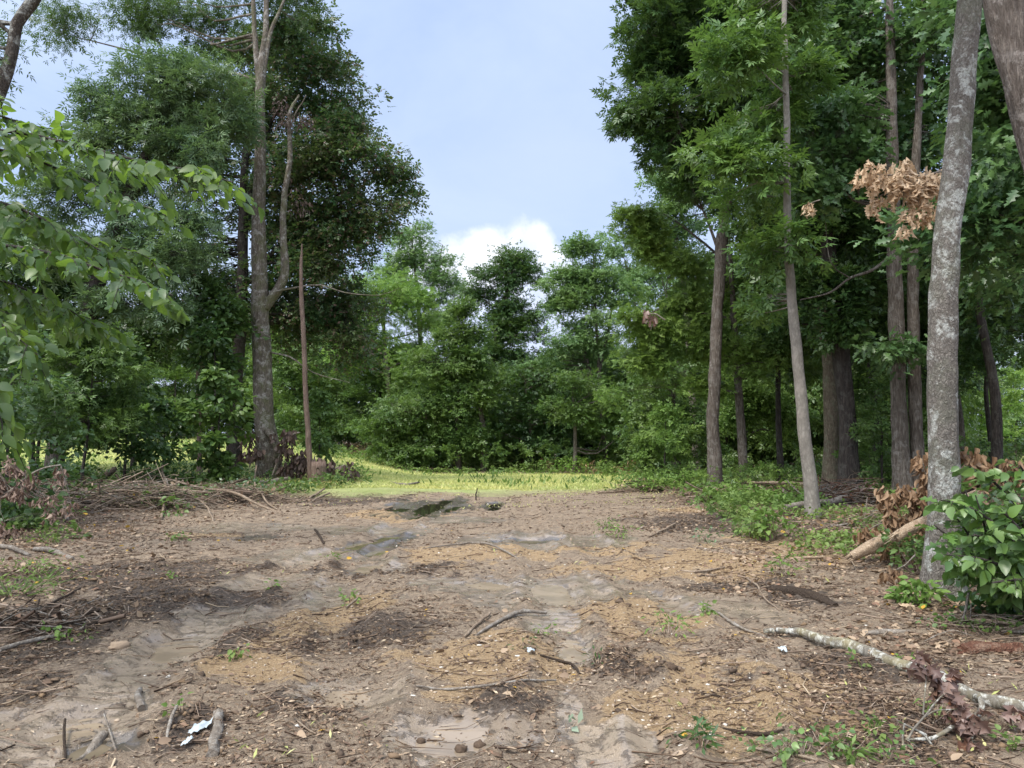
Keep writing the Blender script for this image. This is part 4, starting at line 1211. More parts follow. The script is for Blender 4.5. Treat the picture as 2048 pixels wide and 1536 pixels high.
# ---- leafy boughs close to the camera
def bough(mb, lb, P, R, r, nside, sidelen, leafsize, spacing, kind, droop=.5, hang=.6, taper=True, twig_r=.004, planar=.35, lmat=0, side_droop=.25):
    Q, RR = tube(mb, P, R, 6, .08, .05, int(r.integers(99)), wob=.006)
    L = np.concatenate([[0], np.cumsum(np.linalg.norm(np.diff(Q, axis=0), axis=1))])
    tot = L[-1]
    PP, DD = [], []
    for k in range(nside):
        s = tot * (0.12 + 0.88 * (k + r.uniform(0, .8)) / nside)
        i = min(len(Q) - 2, int(np.searchsorted(L, s)))
        t = unit(Q[i + 1] - Q[i])
        sd = np.cross(t, [0, 0, 1.0]) * (1 if k % 2 else -1)
        d = unit(t * .7 + sd * 1.0 + r.normal(0, .25, 3))
        ln = sidelen * r.uniform(.5, 1.15) * (1 - .55 * s / tot if taper else 1)
        p0 = Q[i]
        p1 = p0 + d * ln * .5 + [0, 0, -ln * side_droop * .3]
        p2 = p0 + d * ln + [0, 0, -ln * side_droop]
        tp, _ = tube(mb, [p0, p1, p2], [twig_r, twig_r * .7, twig_r * .4], 4, .06, cap=False)
        n = max(3, int(ln / spacing))
        for q in range(n):
            f = (q + .6) / n
            j = min(len(tp) - 2, int(f * (len(tp) - 1)))
            tt = unit(tp[j + 1] - tp[j])
            ss = np.cross(tt, [0, 0, 1.0]) * (1 if q % 2 else -1)
            PP.append(tp[j] + (tp[j + 1] - tp[j]) * (f * (len(tp) - 1) - j))
            DD.append(tt * .6 + ss * .8 + r.normal(0, .2, 3) + np.array([0, 0, -hang * r.uniform(.3, 1.4)]))
        PP.append(tp[-1])
        DD.append(unit(tp[-1] - tp[-2]) + np.array([0, 0, -hang * .7]))
    # leaves along the end of the main twig
    n = int(tot * .5 / spacing)
    for q in range(n):
        s = tot * (.5 + .5 * q / n)
        i = min(len(Q) - 2, int(np.searchsorted(L, s)))
        t = unit(Q[i + 1] - Q[i])
        ss = np.cross(t, [0, 0, 1.0]) * (1 if q % 2 else -1)
        PP.append(Q[i])
        DD.append(t * .6 + ss * .8 + np.array([0, 0, -hang * r.uniform(.4, 1.4)]) + r.normal(0, .2, 3))
    PP, DD = np.array(PP), np.array(DD)
    N = r.normal(0, planar, (len(PP), 3)) + [0, 0, 1.0]
    put_leaves(lb, PP, DD, N, leafsize * r.uniform(.42, 1.2, len(PP)), kind, lmat)


def leafy_plant(name, label, cat, base, boughs, d, leafm, kind, leafsize, spacing, seed, nside=12, sidelen=.35, hang=.6, bark='bark_dark', group=None, droop=.25, planar=.35, stem=None):
    r = np.random.default_rng(seed)
    root = empty(name, base)
    tag(root, label, cat, group)
    mb, lb = MB(), MB()
    if stem:
        tube(mb, [q[0] for q in stem], [q[1] for q in stem], 12, .15, .08, seed, flare=.3)
    for bo in boughs:
        P = np.array([at(q[0], q[1], d + (q[3] if len(q) > 3 else 0)) for q in bo])
        R = np.array([q[2] * .5 / F * d for q in bo])
        bough(mb, lb, P, R, r, nside, sidelen, leafsize, spacing, kind, hang=hang, planar=planar, side_droop=droop)
    mb.build('trunk' if stem else 'stem', M[bark], root, smooth=True)
    lb.build('foliage', M[leafm], root)
    return root


# young beech standing outside the left edge, its boughs reaching into the view
bx, by = -5.6, 5.2
tr_path = [(np.array([bx, by, gz(bx, by) - .2]), .13), (np.array([bx + .05, by, 1.5]), .11), (np.array([bx, by + .1, 3.0]), .09), (np.array([bx - .1, by, 4.6]), .06), (np.array([bx, by, 6.2]), .02)]
leafy_plant('beech_tree', 'broad leaved boughs drooping in from the left edge, lit yellow green from behind', 'tree', (bx, by, gz(bx, by)),
            [[(-420, 330, 14, .3), (-200, 270, 11, .2), (0, 262, 8), (150, 290, 6), (280, 322, 5, -.2), (380, 340, 4, -.3), (465, 366, 2.5, -.4)],
             [(-420, 330, 12, .3), (-200, 300, 9, .8), (0, 300, 7, .9), (120, 340, 5, .8), (260, 400, 4, .7), (330, 430, 2, .6)],
             [(-420, 420, 12, .3), (-200, 400, 9, .4), (-20, 400, 7, .5), (90, 440, 5, .4), (180, 490, 3, .4), (230, 520, 2, .4)],
             [(-420, 520, 13, .3), (-150, 480, 9, .1), (0, 490, 7), (120, 510, 6, -.1), (220, 545, 4, -.2), (290, 565, 3, -.3), (345, 590, 2, -.3)],
             [(-420, 560, 12, .3), (-150, 540, 9, .6), (0, 560, 6, .7), (100, 600, 4, .8), (190, 650, 2, .8)],
             [(-420, 640, 10, .3), (-160, 600, 8, -.2), (-40, 620, 5, -.3), (30, 670, 3, -.3), (75, 710, 2, -.3)],
             [(-420, 700, 9, .3), (-160, 690, 7, -.9), (-60, 740, 5, -1.1), (-10, 810, 3, -1.1), (15, 880, 2, -1.1)],
             [(-420, 460, 12, .3), (-200, 430, 9, 1.0), (0, 440, 7, 1.1), (140, 470, 5, 1.1), (260, 500, 3, 1.1), (320, 530, 2, 1.1)],
            [(-420, 600, 12, .3), (-200, 560, 9, 1.2), (0, 590, 7, 1.3), (120, 620, 5, 1.3), (220, 660, 2, 1.3)],
             [(-420, 260, 10, .3), (-220, 200, 8, .5), (-60, 215, 6, .6), (60, 250, 4, .6), (140, 262, 2, .6)]],
            5.2, 'leaf_beech', 'ovate', .108, .034, 61, nside=44, sidelen=.55, hang=.42, stem=tr_path, droop=.34, planar=.75)

# shrub at the right foreground edge
g0 = gz(4.5, 6.6)
leafy_plant('shrub', 'leafy green shrub with broad toothed leaves at the right foreground beside the lichen trunk', 'shrub', (4.55, 6.6, g0),
            [[(2100, 1190, 9, .2), (2060, 1080, 8), (2020, 1000, 6), (1970, 950, 4), (1930, 930, 2)],
             [(2100, 1190, 9, .2), (2040, 1100, 8, -.2), (1980, 1040, 6, -.3), (1930, 1010, 4, -.3), (1880, 1000, 2, -.3)],
             [(2100, 1190, 9, .2), (2050, 1130, 8, -.3), (1990, 1085, 6, -.4), (1950, 1070, 4, -.5)],
             [(2100, 1190, 9, .2), (2050, 1160, 8, -.4), (2000, 1130, 6, -.5), (1950, 1115, 4, -.5), (1890, 1110, 2, -.5)],
             [(2110, 1190, 9, .2), (2090, 1050, 8, -.2), (2070, 980, 6, -.3), (2040, 930, 3, -.4)],
             [(2110, 1200, 9, .2), (2080, 1130, 8, -.6), (2040, 1060, 6, -.7), (2000, 1020, 3, -.7)],
             [(2110, 1200, 9, .2), (2080, 1170, 8, -.5), (2030, 1160, 6, -.7), (1985, 1165, 3, -.7)],
             [(2110, 1200, 9, .2), (2140, 1080, 8, 0), (2160, 980, 6, 0), (2150, 900, 3, 0)],
             [(2100, 1195, 8, .5), (2000, 1150, 6, .6), (1960, 1060, 5, .6), (1930, 980, 3, .6)],
             [(2100, 1195, 8, .5), (2060, 1110, 6, .5), (2030, 1020, 5, .5), (2010, 960, 3, .5)],
             [(2100, 1195, 8, .1), (2010, 1180, 6, 0), (1960, 1150, 5, -.1), (1910, 1140, 3, -.1)],
             [(2100, 1195, 8, .1), (2060, 1150, 6, -.2), (2020, 1100, 5, -.3), (1995, 1080, 3, -.4)]],
            6.6, 'leaf_shrub', 'ovate', .122, .042, 62, nside=20, sidelen=.36, hang=.6, droop=.25, planar=.8)

leafy_plant('oak_sapling', 'bright oak sapling with lobed toothed leaves against the foot of the lichen trunk', 'sapling', (4.35, 6.75, gz(4.35, 6.75)),
            [[(1985, 1185, 6, .1), (1960, 1110, 5, -.1), (1930, 1060, 4, -.3), (1900, 1020, 3, -.4), (1890, 1000, 2, -.4)],
             [(1985, 1185, 6, .1), (1950, 1120, 5, -.2), (1915, 1085, 4, -.4), (1880, 1060, 3, -.5), (1868, 1050, 2, -.5)],
             [(1985, 1185, 6, .1), (1960, 1150, 5, -.2), (1930, 1130, 3, -.4), (1895, 1115, 2, -.5)],
             [(1985, 1185, 6, .1), (1975, 1080, 5, -.3), (1960, 1020, 3, -.4), (1950, 990, 2, -.4)]],
            6.75, 'leaf_hick', 'oak', .16, .07, 64, nside=8, sidelen=.20, hang=.35, droop=.12, planar=.5)


def lowleaf(name, label, px, py, h, w_, n, leafm, kind, sz, seed, cat='plant', group=None, per=7, stems=True, dx=0, dirup=.2):
    """a small plant rooted on the ground at photo pixel (px,py)"""
    r = np.random.default_rng(seed)
    x, y = ground_px(px, py)
    g = gz(x, y)
    root = empty(name, (x, y, g))
    tag(root, label, cat, group)
    C = np.column_stack([r.normal(0, w_ * .3, n), r.normal(0, w_ * .3, n), h * r.uniform(.25, 1, n)]) + [x, y, g]
    O = unit(C - [x, y, g + h * .3])
    mb = MB()
    for c in C:
        b = np.array([x + (c[0] - x) * .25, y + (c[1] - y) * .25, g - .02])
        tube(mb, [b, (b + c) / 2 + r.normal(0, .03 * h, 3), c], [.004 + .004 * h, .003 + .003 * h, .002], 4, .1, cap=False)
    mb.build('stem', M['twig'] if leafm != 'leaf_weed' else M['leaf_weed'], root)
    lb = MB()
    spray_leaves(lb, C, O, min(.28, .35 * w_ / math.sqrt(max(1, n / 6))) + .02, per, sz, kind, r, upn=.8, droop=dirup)
    lb.build('foliage', M[leafm], root)
    return root


# bushes along the far edge of the meadow
for i, (px, py, h, w_, n, lf, label) in enumerate([
        (915, 936, 1.3, 2.6, 60, 'leaf_locust', 'bright leafy bush at the meadow edge under the bright maple'),
        (975, 942, .9, 2.2, 36, 'leaf_weed', 'low bright bush between the bright maple and the sky gap middle'),
        (865, 935, .9, 1.6, 24, 'leaf_fresh', 'small bush left of the brightest bush at the meadow edge'),
        (1145, 948, 1.0, 2.6, 50, 'leaf_locust', 'rounded bright bush left of the forked far trunk'),
        (1210, 951, .7, 1.6, 24, 'leaf_weed', 'little bush at the foot of the forked far trunk'),
        (1060, 945, .6, 2.2, 24, 'leaf_weed', 'low strip like bush in the middle of the meadow edge'),
        (740, 925, .7, 3.0, 40, 'leaf_weed', 'weedy bush in front of the brush heap'),
        (660, 915, .6, 3.0, 34, 'leaf_weed', 'weedy patch like bush left of the brush heap'),
        (1265, 950, .6, 1.6, 20, 'leaf_fresh', 'small bush near the right end of the far meadow edge')]):
    lowleaf('bush', label, px, py, h, w_, n, lf, 'diamond', .17, 400 + i, 'bush', 'bushes along the meadow edge', per=16)
for i, (px, py, label) in enumerate([(1105, 945, 'rusty dead weed clump in the middle of the far meadow edge'), (1045, 940, 'short rusty dead weed clump left of the middle bush'),
                                     (1185, 950, 'rusty dead weed clump beside the forked far trunk'), (1250, 952, 'rusty dead weed clump near the right meadow corner')]):
    lowleaf('dead_weed', label, px, py, .85, .9, 9, 'dead_orange', 'narrow', .2, 420 + i, 'dead weed', 'dead weeds along the meadow edge', per=9, dirup=1.2)
lowleaf('sumac', 'feathery sumac like plant before the dark wood, left of the rounded bush', 1125, 940, 2.3, 2.4, 30, 'leaf_blue', 'pinnate', .55, 430, 'plant', per=7)
lowleaf('sumac', 'darker feathery sapling standing left of the pale feathery one', 1050, 938, 2.9, 2.4, 30, 'leaf_mid', 'pinnate', .6, 431, 'plant', per=7)

# small plants on and beside the clearing
SM = [
    (1400, 1492, .10, .16, 12, 'leaf_deep', 'narrow', .10, 'dark green tuft with pointed leaves at the bottom right centre'),
    (1410, 1232, .12, .12, 5, 'leaf_weed', 'big', .07, 'yellow green seedling beside the fallen limb tip'),
    (1570, 1152, .30, .30, 9, 'leaf_fresh', 'oak', .10, 'light green oak seedling in front of the green plants on the right'),
    (1540, 1080, .75, .45, 14, 'leaf_fresh', 'big', .14, 'tall light seedling with rounded leaves at the clearing edge'),
    (355, 1083, .10, .35, 8, 'leaf_weed', 'big', .08, 'bright small plant on the bare soil at left'),
    (345, 1163, .07, .12, 4, 'leaf_weed', 'big', .06, 'lone sprout in the dark soil left of the centre'),
    (118, 1280, .09, .14, 5, 'leaf_fresh', 'big', .07, 'sprout among the sticks near the left edge'),
    (473, 1318, .09, .12, 4, 'leaf_weed', 'big', .06, 'sprout beside the smooth mud puddle bed at left'),
    (657, 1130, .10, .14, 4, 'leaf_fresh', 'diamond', .07, 'tiny sprout below the two green puddles'),
    (700, 1200, .12, .22, 7, 'leaf_fresh', 'diamond', .08, 'small leafy weed left of the mud track centre'),
    (545, 1190, .10, .14, 4, 'leaf_fresh', 'diamond', .07, 'tiny weed on the dark soil left of the small leafy weed'),
    (358, 1430, .08, .08, 4, 'leaf_fresh', 'big', .05, 'sprout on a bent stick at the bottom left'),
    (1240, 1075, .30, .5, 12, 'leaf_fresh', 'narrow', .12, 'feathery pale weed on the bare ground right of the centre'),
    (1420, 1085, .24, .5, 10, 'leaf_blue', 'diamond', .09, 'pale green weed near the clearing edge at right'),
    (1335, 1265, .22, .3, 9, 'leaf_fresh', 'narrow', .09, 'thin feathery weed above the soil clods'),
    (1195, 1325, .08, .16, 8, 'leaf_deep', 'narrow', .07, 'dark grassy tuft in the middle of the foreground'),
    (1090, 1268, .07, .2, 7, 'leaf_fresh', 'narrow', .07, 'small grassy tuft above the curved stick'),
    (1045, 1302, .07, .16, 6, 'leaf_deep', 'narrow', .06, 'low dark tuft left of the white scrap'),
    (1215, 1055, .2, .4, 8, 'leaf_fresh', 'narrow', .10, 'thin weed by the pale mud strip'),
    (1565, 1510, .12, .22, 10, 'leaf_shrub', 'big', .055, 'leafy weed beside the bottom right stick'),
    (1600, 1522, .12, .2, 9, 'leaf_shrub', 'big', .055, 'round leaved weed in the bottom right weed row, near its middle'),
    (1660, 1510, .12, .24, 11, 'leaf_shrub', 'big', .05, 'spreading weed at the right of the bottom weed row'),
    (1700, 1520, .14, .12, 8, 'leaf_weed', 'narrow', .12, 'grassy blades standing in the bottom weed row'),
    (1505, 1480, .07, .14, 6, 'leaf_shrub', 'big', .045, 'very small weed right of the dark green tuft'),
    (1745, 1470, .08, .18, 8, 'leaf_weed', 'diamond', .06, 'weed below the long fallen limb'),
    (1870, 1440, .12, .14, 8, 'leaf_fresh', 'narrow', .07, 'green weed showing through the dead twig'),
    (1880, 1255, .12, .16, 7, 'leaf_shrub', 'big', .07, 'seedling on leaf litter in front of the lichen trunk'),
    (1950, 1262, .10, .2, 7, 'leaf_weed', 'big', .06, 'yellowish weed above the reddish rotten log'),
    (2020, 1265, .14, .3, 9, 'leaf_weed', 'big', .07, 'weed near the right edge above the rotten log'),
    (1725, 1340, .06, .1, 4, 'leaf_weed', 'big', .05, 'tiny sprout behind the long fallen limb'),
    (1820, 1330, .06, .1, 4, 'leaf_fresh', 'big', .05, 'tiny sprout near the dead brown leaves'),
    (1770, 1520, .10, .18, 8, 'leaf_shrub', 'big', .05, 'weed at the foot of the dead twig'),
    (2025, 1500, .10, .12, 6, 'leaf_weed', 'big', .05, 'small weed at the bottom right corner'),
    (100, 1085, .25, .7, 24, 'leaf_weed', 'diamond', .08, 'patch of low weeds in front of the brush at left'),
    (30, 1190, .22, .8, 34, 'leaf_weed', 'narrow', .10, 'grassy weed patch at the left edge'),
    (60, 1150, .22, .7, 26, 'leaf_fresh', 'narrow', .10, 'smaller grassy patch above the one at the left edge'),
    (170, 1280, .08, .12, 5, 'leaf_fresh', 'diamond', .05, 'faint sprout in the dark soil at left'),
]
for i, (px, py, h, w_, n, lf, kd, sz, label) in enumerate(SM):
    lowleaf('weed', label, px, py, h * .85, w_, n, lf, kd, sz * .72, 450 + i, 'weed', per=5 if h < .15 else 7)

# low shrubs in the left and right borders
LB = [
    (60, 985, 1.1, 1.5, 'leaf_deep', 'ovate', .12, 'dark low shrub behind the dead sprigs'), (150, 985, 1.3, 1.5, 'leaf_deep', 'ovate', .12, 'low shrub under the leaning pin oak'),
    (230, 990, .9, 1.3, 'leaf_mid', 'ovate', .11, 'low green shrub with a thin upright stem on the left'), (300, 985, 1.1, 1.4, 'leaf_deep', 'ovate', .11, 'low shrub behind the brush left of the upright stick'),
    (370, 980, .8, 1.3, 'leaf_mid', 'ovate', .11, 'leafy low shrub behind the upright pale stick'), (440, 985, .8, 1.1, 'leaf_mid', 'ovate', .12, 'low shrub beside the root ball'),
    (480, 1000, .7, 1.2, 'leaf_blue', 'diamond', .11, 'blue green low shrub before the tall left trunk'), (590, 985, .5, .9, 'leaf_mid', 'ovate', .11, 'small shrub between the tall left trunk and the snag'),
    (180, 1010, .8, 1.0, 'leaf_weed', 'ovate', .11, 'brighter small shrub in front of the left shrubs'), (10, 1010, .9, 1.2, 'leaf_fresh', 'diamond', .10, 'small green shrub at the left edge'),
    (705, 965, .5, 1.5, 'leaf_fresh', 'diamond', .12, 'low green shrub at the left corner of the meadow opening'), (660, 975, .4, 1.0, 'leaf_mid', 'diamond', .11, 'small dark shrub at the foot of the stump'),
    (1300, 985, .8, 1.6, 'leaf_fresh', 'maple', .13, 'yellowish shrub at the right corner of the meadow opening'), (1350, 975, 1.1, 1.8, 'leaf_mid', 'maple', .13, 'shrub left of the brown trunk'),
    (1385, 985, .8, 1.4, 'leaf_fresh', 'maple', .13, 'shrub touching the foot of the brown trunk'), (1470, 980, .8, 1.8, 'leaf_mid', 'maple', .13, 'shrub right of the brown trunk'),
    (1530, 975, .9, 1.8, 'leaf_fresh', 'maple', .13, 'reddish green shrub left of the slim pale trunk'), (1580, 965, .8, 1.8, 'leaf_mid', 'maple', .13, 'shrub behind the slim pale trunk'),
    (1335, 960, .7, 2.0, 'leaf_fresh', 'maple', .13, 'shrub further back at the meadow corner'), (1470, 1040, .7, .9, 'leaf_weed', 'maple', .10, 'yellow green shrub at the edge of the bare ground on the right'),
    (1500, 1075, .5, .8, 'leaf_weed', 'maple', .09, 'lower yellow green shrub in front of the other one'), (1440, 1000, .5, 1.2, 'leaf_mid', 'maple', .11, 'low shrub in front of the brown trunk'),
    (1655, 960, .9, 1.6, 'leaf_mid', 'maple', .13, 'shrub at the foot of the mottled trunk'), (1750, 970, 1.0, 1.4, 'leaf_mid', 'maple', .13, 'shrub right of the black trunk'),
    (1965, 960, 1.4, 2.0, 'leaf_shrub', 'ovate', .12, 'shrub behind the leafy foreground shrub'), (2060, 980, 1.5, 2.0, 'leaf_shrub', 'ovate', .12, 'shrub at the right edge behind the leafy foreground shrub'),
    (1960, 1130, .6, 1.0, 'leaf_deep', 'ovate', .10, 'dark low shrub under the leafy foreground shrub'), (2040, 1120, .9, 1.0, 'leaf_deep', 'ovate', .10, 'dark shrub at the right edge under the foreground one'),
    (1990, 1230, .16, .4, 'leaf_deep', 'ovate', .08, 'small dark plant right of the lichen trunk foot'),
    (1840, 1150, .4, .6, 'leaf_mid', 'diamond', .08, 'small plants clump left of the lichen trunk foot'), (1845, 1210, .2, .3, 'leaf_fresh', 'ovate', .07, 'seedling at the left foot of the lichen trunk'),
    (1930, 900, 1.6, 3.0, 'leaf_fresh', 'maple', .16, 'pale shrub in the sun beyond the lichen trunk'), (2030, 905, 1.6, 3.0, 'leaf_fresh', 'maple', .16, 'pale shrub near the right edge in the sun'),
]
LB = [((q[0], q[1], q[2] * (.55 if q[0] < 600 else .68)) + q[3:]) if q[0] < 600 or 1280 < q[0] < 1700 else q for q in LB]
for i, (px, py, h, w_, lf, kd, sz, label) in enumerate(LB):
    lowleaf('shrub', label, px, py, h, w_, int(14 + 42 * h * w_ ** .5), lf, kd, sz * 1.1, 520 + i, 'shrub', per=11)


# ---- fallen wood, sticks, stones
def gpt(px, py, up=0.0, d=None):
    x, y = ground_px(px, py)
    return np.array([x, y, gz(x, y) + up])


def stick(name, label, pts, mat, cat='stick', sides=7, lift=.5, seed=0, group=None, rough=.12, twigs=(), jag=0):
    """pts: (px, py, width_px[, height above ground]) on the photo"""
    P, R = [], []
    for q in pts:
        x, y = ground_px(q[0], q[1])
        rr = q[2] * .5 / F * y
        P.append([x, y, gz(x, y) + rr * lift + (q[3] if len(q) > 3 else 0)])
        R.append(rr)
    P = np.array(P)
    root_loc = P[0].copy()
    L = np.linalg.norm(P[-1] - P[0])
    mb = MB()
    tube(mb, P, R, sides, max(.012, L / 26), rough, seed, wob=L * .006)
    if jag:
        rj = np.random.default_rng(seed)
        t = unit(P[0] - P[1])
        for k in range(jag):
            o_ = rj.normal(0, R[0] * .45, 3)
            tube(mb, [P[0] + o_ - t * .02, P[0] + o_ * .8 + t * R[0] * rj.uniform(.8, 2.6)], [R[0] * .35, .001], 4, .05, cap=False)
    for tw in twigs:
        T, Q = [], []
        for q in tw:
            x, y = ground_px(q[0], q[1])
            T.append([x, y, gz(x, y) + (q[3] if len(q) > 3 else .01)])
            Q.append(q[2] * .5 / F * y)
        tube(mb, T, Q, 5, max(.012, L / 30), .1, seed + 3, wob=L * .004)
    o = mb.build(name, M[mat], None, smooth=True, loc=root_loc)
    return tag(o, label, cat, group)


# the lichened limb in the right foreground with its dead brown leaves
def fallen_limb():
    r = np.random.default_rng(70)
    pts = [(1528, 1262, 8, .02), (1560, 1262, 12, .03), (1600, 1264, 15, .05), (1650, 1281, 19, .07), (1692, 1291, 25, .08), (1730, 1305, 24, .08), (1800, 1338, 24, .09), (1870, 1368, 24, .10), (1950, 1393, 24, .11), (2048, 1418, 26, .12), (2200, 1455, 28, .12)]
    P, R = [], []
    for px, py, wp, h in pts:
        y = ground_px(px, py + 8)[1]
        P.append(at(px, py, y))
        R.append(wp * .5 / F * y)
        P[-1][2] = max(P[-1][2], gz(P[-1][0], P[-1][1]) + R[-1] * .8)
    root = empty('fallen_limb', P[0])
    tag(root, 'long lichen spotted grey limb lying across the right foreground', 'fallen limb')
    mb = MB()
    tube(mb, P, R, 14, .025, .07, 4, wob=.006)
    tube(mb, [P[4], P[4] + [0.02, .0, .05]], [.02, .008], 6, .01, .2, 3)
    d = 4.15
    def tp(q, dd=0):
        return at(q[0], q[1], d + dd)
    j = P[8]
    tw = [
        ([j, tp((1962, 1400)), tp((1960, 1425), -.05), tp((1925, 1440), -.1), tp((1890, 1462), -.15), tp((1860, 1478), -.18), tp((1812, 1478), -.2)], [.017, .016, .014, .012, .011, .010, .005]),
        ([tp((1852, 1470), -.17), tp((1820, 1455), -.17), tp((1793, 1438), -.16)], [.008, .006, .002]),
        ([tp((1815, 1478), -.2), tp((1850, 1430), -.15), tp((1880, 1395), -.1), tp((1895, 1385), -.1)], [.006, .005, .004, .002]),
        ([tp((1846, 1430), -.15), tp((1850, 1390), -.1), tp((1850, 1340), -.05), tp((1838, 1310), 0)], [.005, .004, .003, .001]),
        ([tp((1808, 1450), -.2), tp((1806, 1480), -.2), tp((1810, 1510), -.25), tp((1800, 1545), -.3)], [.004, .006, .006, .004]),
        ([tp((1850, 1470), -.18), tp((1870, 1500), -.22), tp((1885, 1530), -.25)], [.006, .005, .003]),
        ([tp((1815, 1480), -.2), tp((1850, 1510), -.2), tp((1880, 1560), -.2)], [.004, .003, .002]),
        ([tp((1845, 1435), -.15), tp((1880, 1420), -.15), tp((1925, 1417), -.1)], [.004, .003, .002]),
        ([tp((1950, 1430), -.1), tp((1945, 1470), -.15), tp((1940, 1520), -.2), tp((1935, 1570), -.25)], [.008, .007, .006, .004]),
        ([tp((2030, 1415), .1), tp((2025, 1440), .0), tp((2030, 1460), 0)], [.006, .004, .002]),
    ]
    mb.build('limb', M['lichen_limb'], root, smooth=True)
    tm = MB()
    for p, q in tw:
        tube(tm, p, q, 7, .02, .08, 5, wob=.004)
    t_ = tm.build('twig', M['lichen_limb'], root, smooth=True)
    lb = MB()
    C = []
    for (px, py, rx, ry, n, dd) in [(1838, 1325, 8, 18, 4, -.05), (1865, 1335, 14, 10, 4, -.05), (1895, 1340, 12, 8, 3, 0), (1880, 1372, 14, 16, 5, -.05), (1905, 1385, 10, 14, 4, -.1), (1900, 1420, 12, 16, 4, -.1), (1930, 1410, 10, 10, 3, -.1), (1945, 1425, 12, 12, 4, -.12),
                                   (1925, 1450, 12, 14, 4, -.15), (1940, 1490, 18, 20, 7, -.2), (1955, 1520, 14, 20, 5, -.2), (1880, 1510, 14, 16, 5, -.22), (1900, 1530, 16, 16, 5, -.25), (2035, 1435, 10, 14, 4, 0), (1960, 1470, 8, 14, 3, -.1), (1925, 1535, 18, 14, 5, -.25)]:
        c = at(px, py, d + dd)
        C.append(c + r.normal(0, 1, (n, 3)) * np.array([rx, rx, ry]) * d / F * .6)
    C = np.vstack(C)
    C = np.repeat(C, 2, 0)
    D = r.normal(0, .45, (len(C), 3)) + [0, 0, -1.0]
    N = r.normal(0, 1, (len(C), 3)) + [0, -.6, .2]
    put_leaves(lb, C, D, N, r.uniform(.055, .12, len(C)), 'deadmaple')
    lb.build('dead_leaves', M['dead_brown'], root)


LEAF['deadmaple'] = (lambda v, f: (np.column_stack([v[:, 0] * 1.5, v[:, 1], v[:, 2] + np.abs(v[:, 0]) * .9 - .3 * v[:, 1] ** 2 + .12 * np.sin(v[:, 1] * 9)]), f))(*leaf_oak(.36))
M['lichen_limb'] = bark_mat('lichen_limb', (.14, .125, .10), (.27, .245, .205), (.52, .52, .47), .9, 30, .5, .35, moss=(.35, (.30, .25, .08)), pscale=16)
fallen_limb()

